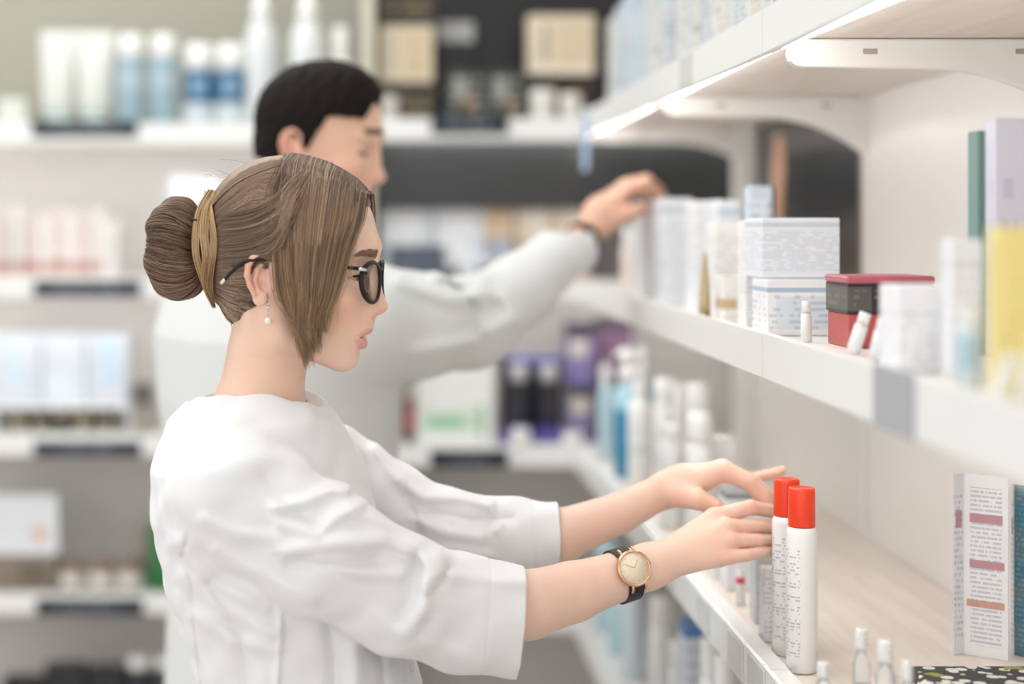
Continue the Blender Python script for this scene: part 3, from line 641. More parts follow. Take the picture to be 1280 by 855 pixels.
mid('big white carton on top of the stack in front of the dark poster', 942, 1040, 273, 2.13, .10, mp_[1], M+h5+.0012)
mid('white carton filling the gap behind the stack, edge turned to the aisle', 932, 946, 277, 2.245, .05, mp_[2])
mid('upright blue-grey leaflet box rising behind the stack', 936, 970, 233, 2.50, .03, print_mat('leaflet_print', 'CBD6E2', '7E8CA0', bands=((0, 1, '3C4652', .86, 1.1), (.6, .9, 'E3EAF2', .1, .7)), text=(.1, .9), lines=12, words=5))
gc = item('gold_tube', 'gold pointed tube standing at the rail in front of tall white cartons', 'tube', (W(881, 0, 2.42).x, 2.42, M))
hh = box_at(874, 889, 314, 2.42, M)[2]
m = MB(); m.lathe([(.0078, 0), (.0084, .004), (.0082, hh*.16)], 20); m.build('cap', mat('dark_gold', '8F7E58', .3, metal=.6), gc)
m = MB(); m.lathe([(.0076, hh*.16), (.0082, hh*.2), (.0066, hh*.55), (.0030, hh*.9), (.0008, hh)], 20, sy=.7); m.build('body', mat('gold_foil', 'BBAA82', .35, metal=.6), gc)
cx, w, h = box_at(774, 797, 284, 3.42, M); bottle('pinkish white bottle below the man\'s fingers on the middle shelf', (max(cx, XF+.034+w/2), 3.42, M), w/2, h, mat('pinkish_plastic', 'E8DAD6', .35), cap_h=.25, cap_r=.8)
# red and black box beside the white stack
rb = item('gift_box', 'red box with black band and red lid beside the white carton stack', 'box', (W(1108, 0, 1.9).x, 1.93, M))
cx, w, h = box_at(1056, 1160, 350, 1.88, M)
MB().box(-w/2, w/2, -.045, .045, 0, h*.5, .0012).build('body', mat('red_card', 'B5504B', .4), rb); MB().box(-w/2-.002, w/2+.002, -.047, .047, h*.5, h*.94, .0012).build('band', print_mat('black_gilt', '2B2A2A', '8C8470', bands=((.1, .9, '55524E', -.1, .28),), text=(.2, .8), lines=4, words=6), rb)
lid = MB(); lid.box(-w/2-.003, w/2+.003, -.048, .048, h*.94, h+.004, .002); lid.build('lid', mat('red_lid', 'B25A68', .35), rb)
def leaner(label, px, py_top, Y, r_, hgt, mt, lean, grp):
    p = W(px, 0, Y); r = bottle(label, (p.x, Y, M+r_*.3), r_, hgt, mt, group=grp, cap_h=.3, cap_r=.85, shoulder=.05, name='sample_tube'); r.rotation_euler = lean; return r
smp = mat('sample_white', 'EFEFEE', .3)
cx, w, h = box_at(1001, 1015, 376, 1.99, M); bottle('slim white bottle in front of the pale blue panelled carton', (cx, 1.99, M), w/2, h, smp, cap_h=.3, cap_r=.8, shoulder=.05)
cx, w, h = box_at(1060, 1084, 392, 1.80, M); leaner('white sample tube leaning before the red box', 1066, 0, 1.80, w*.36, h*1.02, smp, (0, .32, 0), 'sample tubes')
cx, w, h = box_at(1088, 1108, 398, 1.74, M); leaner('white sample tube leaning beside the big white carton', 1094, 0, 1.72, w*.42, h*1.0, print_mat('sample_print', 'ECECEF', 'A88F9A', text=(.2, .6), lines=5, words=3), (0, .22, 0), 'sample tubes')
mid('large white carton with grey text past the red box', 1112, 1182, 358, 1.56, .06, print_mat('near_print', 'EDEDF0', 'BDC3CC', text=(.1, .75), lines=12, words=7, xr=(-.1, 1.1)))
mid('tall pale grey carton behind the blue bottle', 1190, 1228, 300, 1.50, .03, print_mat('greyish_print', 'E3E5E8', 'B0B7C0', text=(.2, .9), lines=10, words=6))
cx, w, h = box_at(1197, 1226, 384, 1.37, M); bottle('pale blue labelled bottle in front of the yellow box', (cx, 1.37, M), w/2, h, print_mat('paleblue_label', 'D6E2EA', '9DB6C8', bands=((.35, .8, 'AFCBDD'),), text=(.1, .3), lines=8, words=3), cap_h=.16, cap_r=.7)
mid('yellow carton at the right frame edge of the middle shelf', 1230, 1340, 285, 1.30, .03, print_mat('yellow_print', 'E6D589', 'C9A94E', bands=((0, .22, 'DDB55A', .3, 1), ), text=(.3, .9), lines=9, words=4, dens=.35))
cx, w, h = box_at(1236, 1262, 442, 1.24, M); leaner('white sample tube leaning before the yellow carton', 1240, 0, 1.245, w*.36, h*1.0, smp, (0, .35, 0), 'sample tubes')
cx, w, h = box_at(1270, 1292, 440, 1.24, M); leaner('white sample tube in front of the yellow carton at the frame edge', 1276, 0, 1.235, w*.38, h, smp, (0, .2, 0), 'sample tubes')
mid('narrow teal carton standing at the back of the middle shelf', 1222, 1240, 164, 1.78, .03, print_mat('tealdark_print', '6E8E88', 'C6D4D0', bands=((0, 1, '3F5653', .7, 1.1),), text=(.1, .5), lines=7, words=3))
mid('lilac grey carton at the back of the middle shelf beside the teal one', 1244, 1330, 148, 1.74, .03, print_mat('lilac_print', 'C9C8D4', 'A3A2B4', text=(.2, .9), lines=6, words=4))
# ---------------- lower shelf
L3 = z3
RED = mat('red_orange_cap', 'E2380F', .3, spec=.5)
def red_bottle(label, loc, h, r_):
    r = item('bottle', label, 'bottle', loc, 'red-capped bottles')
    hc = h*.215; hb = h-hc; mt = print_mat('lotion_print', 'EDECEB', '8E8C93', bands=(), text=(.12, .86), lines=44, words=20, dens=.46, xr=(-.1, .34), rough=.28, strength=.6, xonly=True)
    m = MB(); m.lathe([(r_*.93, 0), (r_, r_*.1), (r_, hb-.008), (r_*.985, hb-.004), (r_*.90, hb-.0012), (r_*.86, hb)], 36); m.build('body', mt, r)
    m = MB(); c = r_*.88; m.lathe([(c*.985, hb+.0004), (c, hb+.002), (c*.985, h-.004), (c*.955, h-.0012), (c*.86, h), (c*.82, h-.0006)], 36); m.build('cap', RED, r)
    return r
y1_, y2_ = 1.985, 2.066
red_bottle('white bottle with red cap in front, nearest the wood-look shelf edge', (W(999.5, 0, y1_).x+.0025, y1_, L3), W(0, 609, y1_).z-L3, .0172)
red_bottle('white bottle with red cap touched by the woman\'s fingers, behind the front one', (W(982, 0, y2_).x+.0015, y2_, L3), W(0, 598, y2_).z-L3, .0172)
def low(label, x0, x1, yt, Y, d, mt, grp=None, **k):
    cx, w, h = box_at(x0, x1, yt, Y, L3); return carton(label, (max(cx, XF+.034+w/2), Y+d/2, L3), w, d, h, mt, grp, **k)
low('small white carton with grey text just left of the red-capped bottles', 933, 964, 713, 2.12, .030, print_mat('small_text_print', 'F0EFEF', '97A3B4', bands=((.0, 1, 'DAD6D8', -.1, .04),), text=(.12, .9), lines=15, words=9, dens=.55, xr=(-.1, 1.1)))
cx, w, h = box_at(920, 931, 698, 2.33, L3); bottle('tiny white tube with red band beneath the woman\'s near hand', (max(cx, XF+.04), 2.33, L3), w/2, h, print_mat('redband_tube', 'ECE9E8', 'A59D9F', bands=((.60, .78, 'CF4450'),), text=(.1, .5), lines=7, words=3), cap_h=.22, cap_r=.7)
low('grey topped white carton under the woman\'s hands', 908, 947, 616, 2.42, .05, print_mat('greytop_white', 'E7E8EA', '8C9198', bands=((.93, 1.05, '8B8D90'),), text=(.3, .9), lines=12, words=6))
low('white carton behind the fingers, left of the grey topped one', 893, 921, 640, 2.50, .05, print_mat('plain_low_print', 'EEEEEC', 'B4B9BE', text=(.1, .9), lines=12, words=6))
low('silver-grey carton right behind the near hand\'s fingertips', 944, 974, 690, 2.22, .035, print_mat('silver_print', 'C7C9CB', '9EA3A8', text=(.2, .8), lines=10, words=6))
low('white carton beyond the far hand\'s knuckles', 877, 919, 549, 2.80, .07, print_mat('knuckle_print', 'EFEFEF', 'A7AFB7', text=(.1, .85), lines=9, words=5))
wb = print_mat('whitebottle_print', 'F0F1F0', 'B5BEC4', bands=((.42, .50, 'D8E1E4'),), text=(.2, .7), lines=12, words=4, dens=.4)
def lowb(label, x0, x1, yt, Y, fn=bottle, mt=wb, **k):
    cx, w, h = box_at(x0, x1, yt, Y, L3); return fn(label, (max(cx, XF+.034+w/2), Y, L3), w/2, h, mt, **k)
lowb('white bottle with wide cap in front of the taller pair, beyond the far hand', 857, 891, 516, 2.76, cap_h=.22, cap_r=.94, shoulder=.03, group='white bottles on the lower shelf')
lowb('tallest wide-capped white bottle on the lower shelf', 858, 888, 479, 2.98, cap_h=.34, cap_r=.96, shoulder=.02, group='white bottles on the lower shelf')
lowb('slim white bottle between the wide-capped and the rounded ones', 842, 857, 480, 3.08, cap_h=.3, cap_r=.95, shoulder=.02, group='white bottles on the lower shelf')
lowb('white bottle with pale blue band behind the shorter rounded one', 816, 846, 473, 3.14, cap_h=.18, cap_r=.85, shoulder=.08, group='white bottles on the lower shelf')
lowb('shorter rounded white bottle beyond the woman\'s far wrist', 815, 845, 531, 2.93, cap_h=.14, cap_r=.8, shoulder=.1, group='white bottles on the lower shelf')
lowb('white bottle beside the blue pump bottles', 784, 813, 476, 3.32, cap_h=.16, cap_r=.6, shoulder=.1, group='white bottles on the lower shelf')
bluep = print_mat('blue_lotion_print', '2F86AE', 'CFE3EC', bands=((.72, 1, 'A9D2E2'),), text=(.2, .55), lines=7, words=3, dens=.35)
lowb('deep blue pump bottle with white pump on the lower shelf', 753, 786, 436, 3.52, pump_bottle, bluep, group='blue pump bottles')
lowb('deep blue pump bottle farther behind the white bottles', 789, 815, 434, 3.63, pump_bottle, print_mat('blue_lotion_print_b', '8FBFD2', 'CFE3EC', bands=((.0, .5, '4A98BA'),), text=(.2, .55), lines=7, words=3, dens=.35), group='blue pump bottles')
lowb('pale aqua bottle at the far end of the lower shelf', 741, 760, 456, 3.78, bottle, print_mat('aqua_print', 'B9D8E2', 'E6F0F3', text=(.2, .7), lines=8, words=3, dens=.35), cap_h=.2, cap_r=.7)
# brochures standing folded at the back of the shelf
def brochure(label, pts, h, mts):
    r = item('brochure', label, 'brochure', (pts[1][0], pts[1][1], L3), None)
    for (a, b), mt in zip(zip(pts[:-1], pts[1:]), mts):
        ax, ay, bx_, by_ = a[0]-pts[1][0], a[1]-pts[1][1], b[0]-pts[1][0], b[1]-pts[1][1]
        ln = math.hypot(bx_-ax, by_-ay)
        o = MB().box(0.0006, ln-.0006, -.0006, .0006, 0, h).build('panel', mt, r); o.location = (ax, ay, 0); o.rotation_euler = (0, 0, math.atan2(by_-ay, bx_-ax))
BR1 = print_mat('brochure_print', 'EFEDEE', '8E96A8', bands=((.735, .785, 'C08A8E', .12, .88), (.485, .53, 'C08A8E', .12, .92), (.27, .31, 'CE9A84', .06, .92)), text=(.06, .93), lines=40, words=16, dens=.58, xr=(.14, .86), strength=.5)
BR2 = print_mat('brochure_side', 'E4E4E8', '6E7890', bands=((.7, .8, 'B98F95', .2, .8),), text=(.1, .9), lines=30, words=8, dens=.5)
BR3 = print_mat('brochure_teal', '5E7F8C', 'A9BCC4', bands=((.75, .9, '3E7C93'), (.45, .55, '3E7C93'), (.2, .3, '3E7C93')), text=(.05, .95), lines=34, words=10, dens=.5)
Yb = 2.03
brochure('white folded brochure with pinkish headings standing on the wood-look shelf', [(W(1191, 0, 2.06).x, 2.06), (W(1205, 0, Yb+.035).x, Yb+.035), (W(1261, 0, Yb).x, Yb)], .212, (BR2, BR1))
brochure('dark teal folded brochure beside the white one at the right frame edge', [(W(1264, 0, Yb+.04).x, Yb+.04), (W(1268, 0, Yb+.03).x, Yb+.03), (.745, Yb+.015)], .200, (BR2, BR3))
# small glass vials and a spotted pouch at the near end
GLS = mat('vial_glass', 'F2F4F4', .05, trans=.85, spec=.5)
for (px, yt, Y, r_), lb in (((1077, 786, 1.79, .0088), 'small clear vial, farthest of the group at the near shelf end'), ((1107, 801, 1.74, .0105), 'broadest clear vial in the group at the near shelf end'), ((1029, 828, 1.76, .0085), 'small clear vial nearest the shelf rail'), ((1134, 826, 1.70, .0075), 'small clear vial beside the spotted pouch')):
    h = W(0, yt, Y).z-L3
    r = item('vial', lb, 'vial', (W(px, 0, Y).x, Y, L3), 'clear vials at the near shelf end')
    m = MB(); m.lathe([(r_*.9, 0), (r_, .002), (r_, h*.62), (r_*.6, h*.72), (r_*.55, h*.76)], 20); m.build('body', GLS, r)
    m = MB(); m.lathe([(r_*.5, .003), (r_*.86, .0035), (r_*.86, h*.4), (r_*.5, h*.41)], 18); m.build('contents', print_mat('vial_print', 'D9DADB', '5E5F62', text=(0, 1), lines=4, words=5, dens=.5), r)
    m = MB(); m.lathe([(r_*.66, h*.76), (r_*.7, h*.78), (r_*.7, h*.98), (r_*.6, h)], 20); m.build('stopper', print_mat('vial_cap', 'DADAD8', '8A8A88', text=(0, 1), lines=4, words=3), r)
def spotted():
    m = mat('spotted_fabric', '3A3B38', .7); nt = m.node_tree; b = nt.nodes['Principled BSDF']
    tc = nt.nodes.new('ShaderNodeTexCoord'); v = nt.nodes.new('ShaderNodeTexVoronoi'); v.inputs['Scale'].default_value = 60
    r = nt.nodes.new('ShaderNodeValToRGB'); r.color_ramp.interpolation = 'CONSTANT'; e = r.color_ramp.elements
    e[0].position = 0; e[0].color = (*srgb('DEDDD4'), 1); e[1].position = 0.42; e[1].color = (*srgb('383936'), 1)
    n = nt.nodes.new('ShaderNodeTexNoise'); n.inputs['Scale'].default_value = 14
    g = nt.nodes.new('ShaderNodeMath'); g.operation = 'GREATER_THAN'; g.inputs[1].default_value = 0.63
    mx = nt.nodes.new('ShaderNodeMix'); mx.data_type = 'RGBA'; mx.inputs[7].default_value = (*srgb('8E9148'), 1)
    for a, c in ((tc.outputs['Object'], v.inputs['Vector']), (tc.outputs['Object'], n.inputs['Vector']), (v.outputs['Distance'], r.inputs[0]), (n.outputs['Fac'], g.inputs[0]), (g.outputs[0], mx.inputs[0]), (r.outputs[0], mx.inputs[6]), (mx.outputs[2], b.inputs['Base Color'])): nt.links.new(a, c)
    return m
pc = item('pouch', 'flat black and white spotted pouch with green blotches on the near shelf end', 'pouch', (.66, 1.885, L3))
MB().box(-.085, .095, -.05, .075, 0, .013, .005).build('body', spotted(), pc); MB().tube([(-.08, -.052, .007), (.09, -.052, .007)], .0016, 6).build('zip', mat('black_elastic', '141212', .7), pc)
# ---------------- shelf below: tall goods seen under the rail
L4 = z4
for (x0, x1, yt, Y, kind), lb in (((853, 886, 796, 2.56, 'w'), 'white-capped bottle below the lower rail, farther of the near pair'), ((868, 898, 817, 2.45, 'w'), 'white-capped bottle below the lower rail, nearest one'), ((791, 826, 746, 3.05, 'w'), 'round white bottle below the lower rail under the watch'), ((814, 838, 801, 2.84, 'w'), 'slim white bottle below the lower rail before the blue topped carton'), ((762, 792, 700, 3.40, 'p'), 'milky bluish bottle below the lower rail'), ((735, 764, 640, 3.80, 'a'), 'aqua bottle at the far end below the lower rail'), ((746, 776, 690, 3.60, 'a'), 'aqua bottle second from the far end below the lower rail')):
    cx, w, h = box_at(x0, x1, yt, Y, L4)
    mt = {'w': mat('milk_plastic', 'EDEDEC', .3), 'p': mat('bluish_plastic', 'D5E0E8', .3), 'a': print_mat('aqua_print', 'B9D8E2')}[kind]
    bottle(lb, (max(cx, XF+.034+w/2), Y, L4), w/2, h, mt, group='tall bottles below the lower rail', cap_h=.2, cap_r=.9, shoulder=.05)
cx, w, h = box_at(838, 873, 781, 2.70, L4); carton('carton with a blue top below the lower rail', (max(cx, XF+.034+w/2), 2.72, L4), w, .06, h, print_mat('bluetop_print', 'DCE0E8', '9AA6BA', bands=((.93, 1.1, '5F86C0'),), text=(.3, .9), lines=12, words=4))
# ================================================================== the woman
S = 1/1100.0
def Q(px, py, Y):
    """photograph pixel at distance Y -> sculpting units (1 unit = 1/1100 m; x right, y down, z towards the camera from the woman's middle)"""
    p = W(px, py, Y); return A(484+p.x*1100, 283-(p.z-EYE)*1100, (2.0-p.y)*1100)
def QR(px, py, Y, r): return (*Q(px, py, Y), r*1100)
def toW(V):
    return np.stack([(V[:, 0]-484)*S, 2.0-V[:, 2]*S, EYE-(V[:, 1]-283)*S], 1)
YAW = math.radians(10); CH, SH = math.cos(YAW), math.sin(YAW)
def head_local(P):
    dx = P[:, 0]-370; w = P[:, 2]
    return np.stack([dx*CH+w*SH, -dx*SH+w*CH, 330-P[:, 1]], 1)      # forward, towards camera, up
def head_world(L):
    L = np.asarray(L, np.float32)
    x, y, z = L[..., 0], L[..., 1], L[..., 2]
    return np.stack([370+x*CH-y*SH, 330-z, x*SH+y*CH], -1)
def img_local(u, v, y):
    """photograph px (u, v) with head-lateral y -> head-local forward and up"""
    k = 2.0/(2.0-y*S)
    return (CX+(u-CX)/k-370+y*SH)/CH, 330-(CY+(v-CY)/k)
LIPU = [(91.5, 0, -80.5, 6.0), (88, 11, -82, 5.2), (78, 24, -87, 2.2)]
LIPL = [(84, 0, -98, 7.2), (81, 11, -97, 6.2), (77, 23, -90, 2.2)]
EYE_C = A(74.5, 34, -14)
EAR = [(335, 352), (338.5, 340), (340, 329), (334, 320.5), (325, 319), (316, 323), (310, 332), (309, 344), (312, 357), (317, 367)]
def ear_lat(u): return 78+(330-u)*0.33
def head_sdf(P):
    return head_core(head_local(P))
def head_core(L):
    L = L.copy(); L[:, 1] = np.sqrt(L[:, 1]**2+1.0)
    d = ell(L, (0, 0, 32), (102, 77, 95))
    d = smin(d, ell(L, (36, 0, -28), (64, 58, 82)), 22)
    d = smin(d, ell(L, (56, 0, -62), (39, 40, 36)), 16)                  # maxilla
    d = smin(d, ell(L, (46, 0, -85), (38, 38, 40)), 14)
    d = smin(d, cap(L, (59, 10, -114), (-8, 48, -86), 16, 15), 16)       # jaw
    d = smin(d, cap(L, (-8, 48, -86), (-16, 60, -30), 15, 17), 16)
    d = smin(d, ell(L, (60, 0, -115), (17.5, 21, 17)), 10)               # chin
    d = smin(d, ell(L, (60, 42, -40), (24, 21, 19)), 18)                 # cheekbone
    d = smin(d, ell(L, (92, 0, 22), (12, 24, 14)), 14)                   # glabella
    d = smin(d, cap(L, (92, 14, 20), (76, 44, 15), 8.0, 6.5), 16)          # brow ridge
    d = smax(d, -ell(L, (93, 32, -9), (14, 18, 13)), 12)                 # eye socket
    d = smax(d, -ell(L, (93, 0, -111), (12, 20, 5)), 9)                  # crease under the lip
    # nose
    n = cap(L, (91, 0, 12), (97.5, 0, -14), 7.5, 7)
    n = smin(n, cap(L, (97.5, 0, -14), (105, 0, -50), 7, 9.5), 6)
    n = smin(n, cap(L, (95, 3, -16), (96, 10, -50), 8, 7), 9)
    n = smin(n, ell(L, (105.5, 0, -52), (10.4, 10.5, 9)), 5)
    n = smin(n, ell(L, (95.5, 12.5, -55.5), (10, 6.2, 7.8)), 5)
    n = smin(n, cap(L, (103, 0, -57), (94, 0, -64), 5, 5), 5)
    d = smin(d, n, 9)
    d = smax(d, -ell(L, (98.5, 7, -64), (7.0, 3.4, 5.0)), 3)
    d = smax(d, -ell(L, (86, 17.6, -55), (3.4, 3.0, 9)), 3.5)                # alar crease
    # philtrum and lips
    d = smin(d, cap(L, (92, 5, -68), (93, 3, -76), 5, 4.5), 7)
    lu, ll = chain(L, LIPU, 2), chain(L, LIPL, 2)
    d = smin(d, lu, 4.5); d = smin(d, ll, 4.5)
    d = smax(d, -chain(L, [(95, 0, -88.5, 2.4), (86, 12, -89, 2.0), (76, 25, -89, 1.0)]), 2)
    # eye: ball, lids
    ball = nrm(L-EYE_C)-13.2
    q = L-EYE_C
    lid = nrm(q)-15.0
    ang_open = np.abs(q[:, 2]+2.4)-(3.4-0.016*(q[:, 1]-2)**2)             # almond opening
    lid = smax(lid, -np.maximum(ang_open, -(q[:, 0]-4)), 1.2)
    d = smin(d, lid, 5)
    d = np.minimum(d, ball)
    # ear
    def ear(L):
        u = (L[:, 0]*CH-L[:, 1]*SH)+370; v = 330-L[:, 2]
        kk = 2.0/(2.0-(L[:, 0]*SH+L[:, 1]*CH)*S); u = CX+(u-CX)*kk; v = CY+(v-CY)*kk
        E = np.stack([u, v, L[:, 1]], 1)
        pts = [(a, b, ear_lat(a)+1.5, 4.0 if 1 < i < 8 else 3.0) for i, (a, b) in enumerate(EAR)]
        e = chain(E, pts, 2)
        lobe = ell(E, (325, 373, ear_lat(325)-1), (9.5, 9.5, 4.2))
        e = smin(e, lobe, 6)
        base = ell(E, (325, 346, ear_lat(325)-9), (15.5, 27, 7.5))
        e = smin(e, base, 4)
        anti = chain(E, [(328, 329, ear_lat(328)-2, 3.2), (321, 338, ear_lat(321)-1, 3.6), (318.5, 350, ear_lat(318)-1, 3.6), (323, 363, ear_lat(323)-1, 3.6), (330, 367, ear_lat(330)-1, 3.0)], 2)
        e = smin(e, anti, 3)
        e = smax(e, -ell(E, (331, 351, ear_lat(331)+3), (8.6, 11.5, 9.5)), 4)
        e = smin(e, ell(E, (341, 357, 76), (4.5, 6, 5.5)), 4)
        e = smin(e, cap(E, (326, 347, 70), (336, 350, 68), 10, 12), 6)
        return e
    e = boxed(L, (-90, 55, -70), (5, 120, 35), ear, 26)
    d = smin(d, e, 4)
    return d
def neck_sdf(P):
    d = cap(P, (340, 395, 0), (334, 445, 0), 45, 43)
    d = smin(d, cap(P, (334, 445, 0), (316, 560, 0), 43, 68), 30)
    d = smin(d, cap(P, (322, 392, 40), (372, 535, 14), 10, 9), 26)
    d = smin(d, cap(P, (318, 520, 30), (300, 580, 110), 40, 44), 40)
    d = smin(d, cap(P, (330, 520, -30), (370, 575, -110), 38, 40), 40)
    return d
# ---- hands: wrist, then five fingers each as (knuckle, middle joint, end joint, tip)
def hand_sdf(P, wrist, carp, mcps, thumb, kw=11, kp=9):
    d = None
    for m in mcps:
        e = cap(P, carp[:3], m[0][:3], carp[3], m[0][3]*1.05)
        d = e if d is None else smin(d, e, kp)
    d = smin(d, cap(P, wrist[:3], carp[:3], wrist[3], carp[3]*1.1), 14)
    fs = None
    for m in mcps:
        fd = chain(P, m, 2.2)
        fs = fd if fs is None else smin(fs, fd, 1.2)
    d = smin(d, fs, 4.0)
    d = smin(d, chain(P, thumb, 3), 9)
    return d
# near (right) arm
R_EL = QR(498, 756, 1.885, .040); R_W = QR(808, 709, 2.022, .0250)
R_FORE = [R_EL, QR(600, 770, 1.925, .040), QR(660, 756, 1.955, .0375), QR(715, 740, 1.985, .0335), QR(775, 720, 2.01, .0275), R_W]
R_CARP = QR(822, 704, 2.028, .0190)
R_F = [
 [QR(893, 647, 2.078, .0112), QR(938, 634, 2.095, .0090), QR(965, 639, 2.115, .0080), QR(984, 647, 2.12, .0070)],
 [QR(907, 660, 2.066, .0112), QR(947, 658, 2.090, .0080), QR(971, 660, 2.115, .0073), QR(988, 664, 2.122, .0065)],
 [QR(911, 677, 2.056, .0106), QR(947, 675, 2.076, .0076), QR(969, 675, 2.106, .0070), QR(984, 678, 2.115, .0062)],
 [QR(898, 697, 2.044, .0105), QR(932, 694, 2.052, .0073), QR(954, 690, 2.076, .0066), QR(968, 689, 2.092, .0058)]]
R_TH = [QR(828, 700, 2.05, .013), QR(866, 684, 2.085, .0115), QR(900, 678, 2.108, .0095), QR(928, 676, 2.12, .008)]
# far (left) arm
L_EL = QR(560, 664, 2.14, .037); L_W = QR(832, 612, 2.145, .0205)
L_FORE = [L_EL, QR(640, 668, 2.145, .038), QR(700, 670, 2.148, .0325), QR(775, 641, 2.15, .0245), L_W]
L_CARP = QR(852, 606, 2.145, .0195)
L_F = [
 [QR(903, 589, 2.125, .0125), QR(936, 603, 2.122, .0098), QR(953, 622, 2.122, .0086), QR(961, 638, 2.122, .0075)],
 [QR(903, 587, 2.148, .0120), QR(940, 602, 2.15, .0092), QR(958, 618, 2.148, .0082), QR(966, 634, 2.146, .0072)],
 [QR(900, 588, 2.168, .0110), QR(936, 602, 2.172, .0086), QR(955, 615, 2.17, .0078), QR(964, 628, 2.168, .0070)],
 [QR(893, 591, 2.182, .0100), QR(934, 600, 2.195, .0072), QR(958, 594, 2.2, .0064), QR(978, 588, 2.2, .0056)]]
L_TH = [QR(846, 618, 2.125, .0160), QR(872, 624, 2.112, .0125), QR(892, 633, 2.112, .0100), QR(910, 643, 2.115, .0085)]
def near_arm(P):
    d = chain(P, R_FORE, 6)
    # wrists are wider than thick: flatten slightly by pressing planes handled through radii
    return smin(d, hand_sdf(P, R_W, R_CARP, R_F, R_TH), 10)
def far_arm(P):
    d = chain(P, L_FORE, 6)
    d = smin(d, hand_sdf(P, L_W, L_CARP, L_F, L_TH), 10)
    return d
# ---- coat
LEV = [(470, 322, 70, 90), (520, 318, 100, 135), (580, 318, 114, 160), (640, 328, 124, 168), (720, 344, 128, 160), (790, 368, 130, 152), (860, 392, 133, 152), (1000, 404, 150, 172), (1200, 404, 165, 188), (1420, 404, 178, 200)]
CYAW = math.radians(15); CC, CS = math.cos(CYAW), math.sin(CYAW)
def torso_sdf(P, inset=0.0, top=475, bottom=1330):
    lv = np.array(LEV, np.float32); v = P[:, 1]
    c = np.interp(v, lv[:, 0], lv[:, 1]); hd = np.interp(v, lv[:, 0], lv[:, 2])-inset; hw = np.interp(v, lv[:, 0], lv[:, 3])-inset
    dx = P[:, 0]-c; w = P[:, 2]
    x = dx*CC+w*CS; y = -dx*CS+w*CC
    k0 = (np.abs(x/hd)**2.3+np.abs(y/hw)**2.3)**(1/2.3)
    d = (k0-1)*np.minimum(hd, hw)*0.92
    return smax(smax(d, top-v, 60), v-bottom, 4)
SL_N = [QR(292, 612, 1.865, .066), QR(400, 688, 1.862, .063), QR(500, 744, 1.885, .0585), QR(575, 766, 1.925, .0585), QR(690, 784, 1.965, .0640)]
SL_F = [QR(412, 590, 2.16, .060), QR(490, 636, 2.15, .050), QR(565, 664, 2.14, .0445), QR(640, 668, 2.145, .0405), QR(740, 671, 2.15, .0400)]
def neckline(P):
    return P[:, 1]-(503+0.322*(P[:, 0]-237)-0.20*(P[:, 2]-50)*np.where(P[:, 2] < 50, -1, 1)*np.where(P[:, 2] < 50, -0.9, 0.4))
def segd(u, v, pts):
    """2-D distance to a polyline drawn on the cloth, and signed side"""
    best = None; side = None
    for (a, b), (c, e) in zip(pts[:-1], pts[1:]):
        bx, by = c-a, e-b; l2 = bx*bx+by*by
        t = np.clip(((u-a)*bx+(v-b)*by)/l2, 0, 1)
        ex, ey = u-a-t*bx, v-b-t*by
        dd = np.sqrt(ex*ex+ey*ey); sd = np.sign(bx*(v-b)-by*(u-a))
        if best is None: best, side = dd, sd
        else: m = dd < best; best = np.where(m, dd, best); side = np.where(m, sd, side)
    return best, side
FOLDS_N = [  # polyline in px, height, width above, width below (positive = ridge)
 ([(345, 635), (380, 628), (415, 612), (432, 612)], 6, 9, 7), ([(350, 655), (395, 668), (430, 640), (450, 632)], 5, 10, 7),
 ([(358, 690), (420, 680), (480, 676), (520, 690), (548, 712)], 8, 12, 8), ([(362, 705), (430, 706), (470, 700)], -6, 10, 8),
 ([(400, 700), (450, 716), (500, 718)], 5, 10, 9), ([(548, 700), (534, 730), (530, 760), (508, 792)], 8, 9, 11),
 ([(520, 690), (517, 740), (500, 770)], -6, 8, 9), ([(560, 712), (548, 735), (535, 745)], -5, 7, 8),
 ([(268, 590), (330, 570), (385, 572)], 3, 14, 16), ([(270, 690), (320, 715), (390, 750)], 4, 10, 12),
 ([(255, 650), (300, 668), (345, 672)], 4, 9, 10), ([(440, 640), (480, 655), (520, 682)], 4, 9, 8), ([(470, 770), (520, 800), (600, 828)], 3, 12, 12),
 ([(545, 720), (600, 722), (655, 728)], 3, 10, 10), ([(330, 600), (370, 640), (400, 660)], -4, 10, 10)]
FOLDS_B = [
 ([(240, 650), (236, 668), (228, 694)], -2.2, 3, 3), ([(228, 694), (240, 730), (242, 770), (252, 855)], -2.0, 3, 3),
 ([(222, 680), (270, 730), (330, 760)], 5, 12, 10), ([(230, 720), (285, 765), (340, 790)], 5, 12, 10), ([(245, 770), (290, 800), (340, 812)], 4, 12, 10),
 ([(262, 730), (300, 790), (310, 855)], -4, 12, 12), ([(350, 745), (350, 800), (345, 870)], 3, 4, 4), ([(410, 770), (418, 820), (420, 900)], -7, 9, 9),
 ([(470, 800), (478, 830), (480, 900)], -5, 8, 8), ([(440, 790), (446, 830), (448, 900)], 4, 10, 10)]
FOLDS_F = [([(500, 600), (530, 622), (575, 622), (612, 630)], 4, 7, 7), ([(520, 650), (560, 668), (600, 672)], 5, 9, 8), ([(530, 690), (570, 688), (610, 696)], 4, 8, 7),
 ([(505, 620), (520, 645), (522, 680)], -5, 8, 8), ([(612, 632), (625, 655), (622, 662)], 3, 6, 6), ([(470, 560), (490, 590), (500, 600)], 4, 8, 8), ([(540, 640), (590, 650), (640, 648)], -4, 8, 8)]
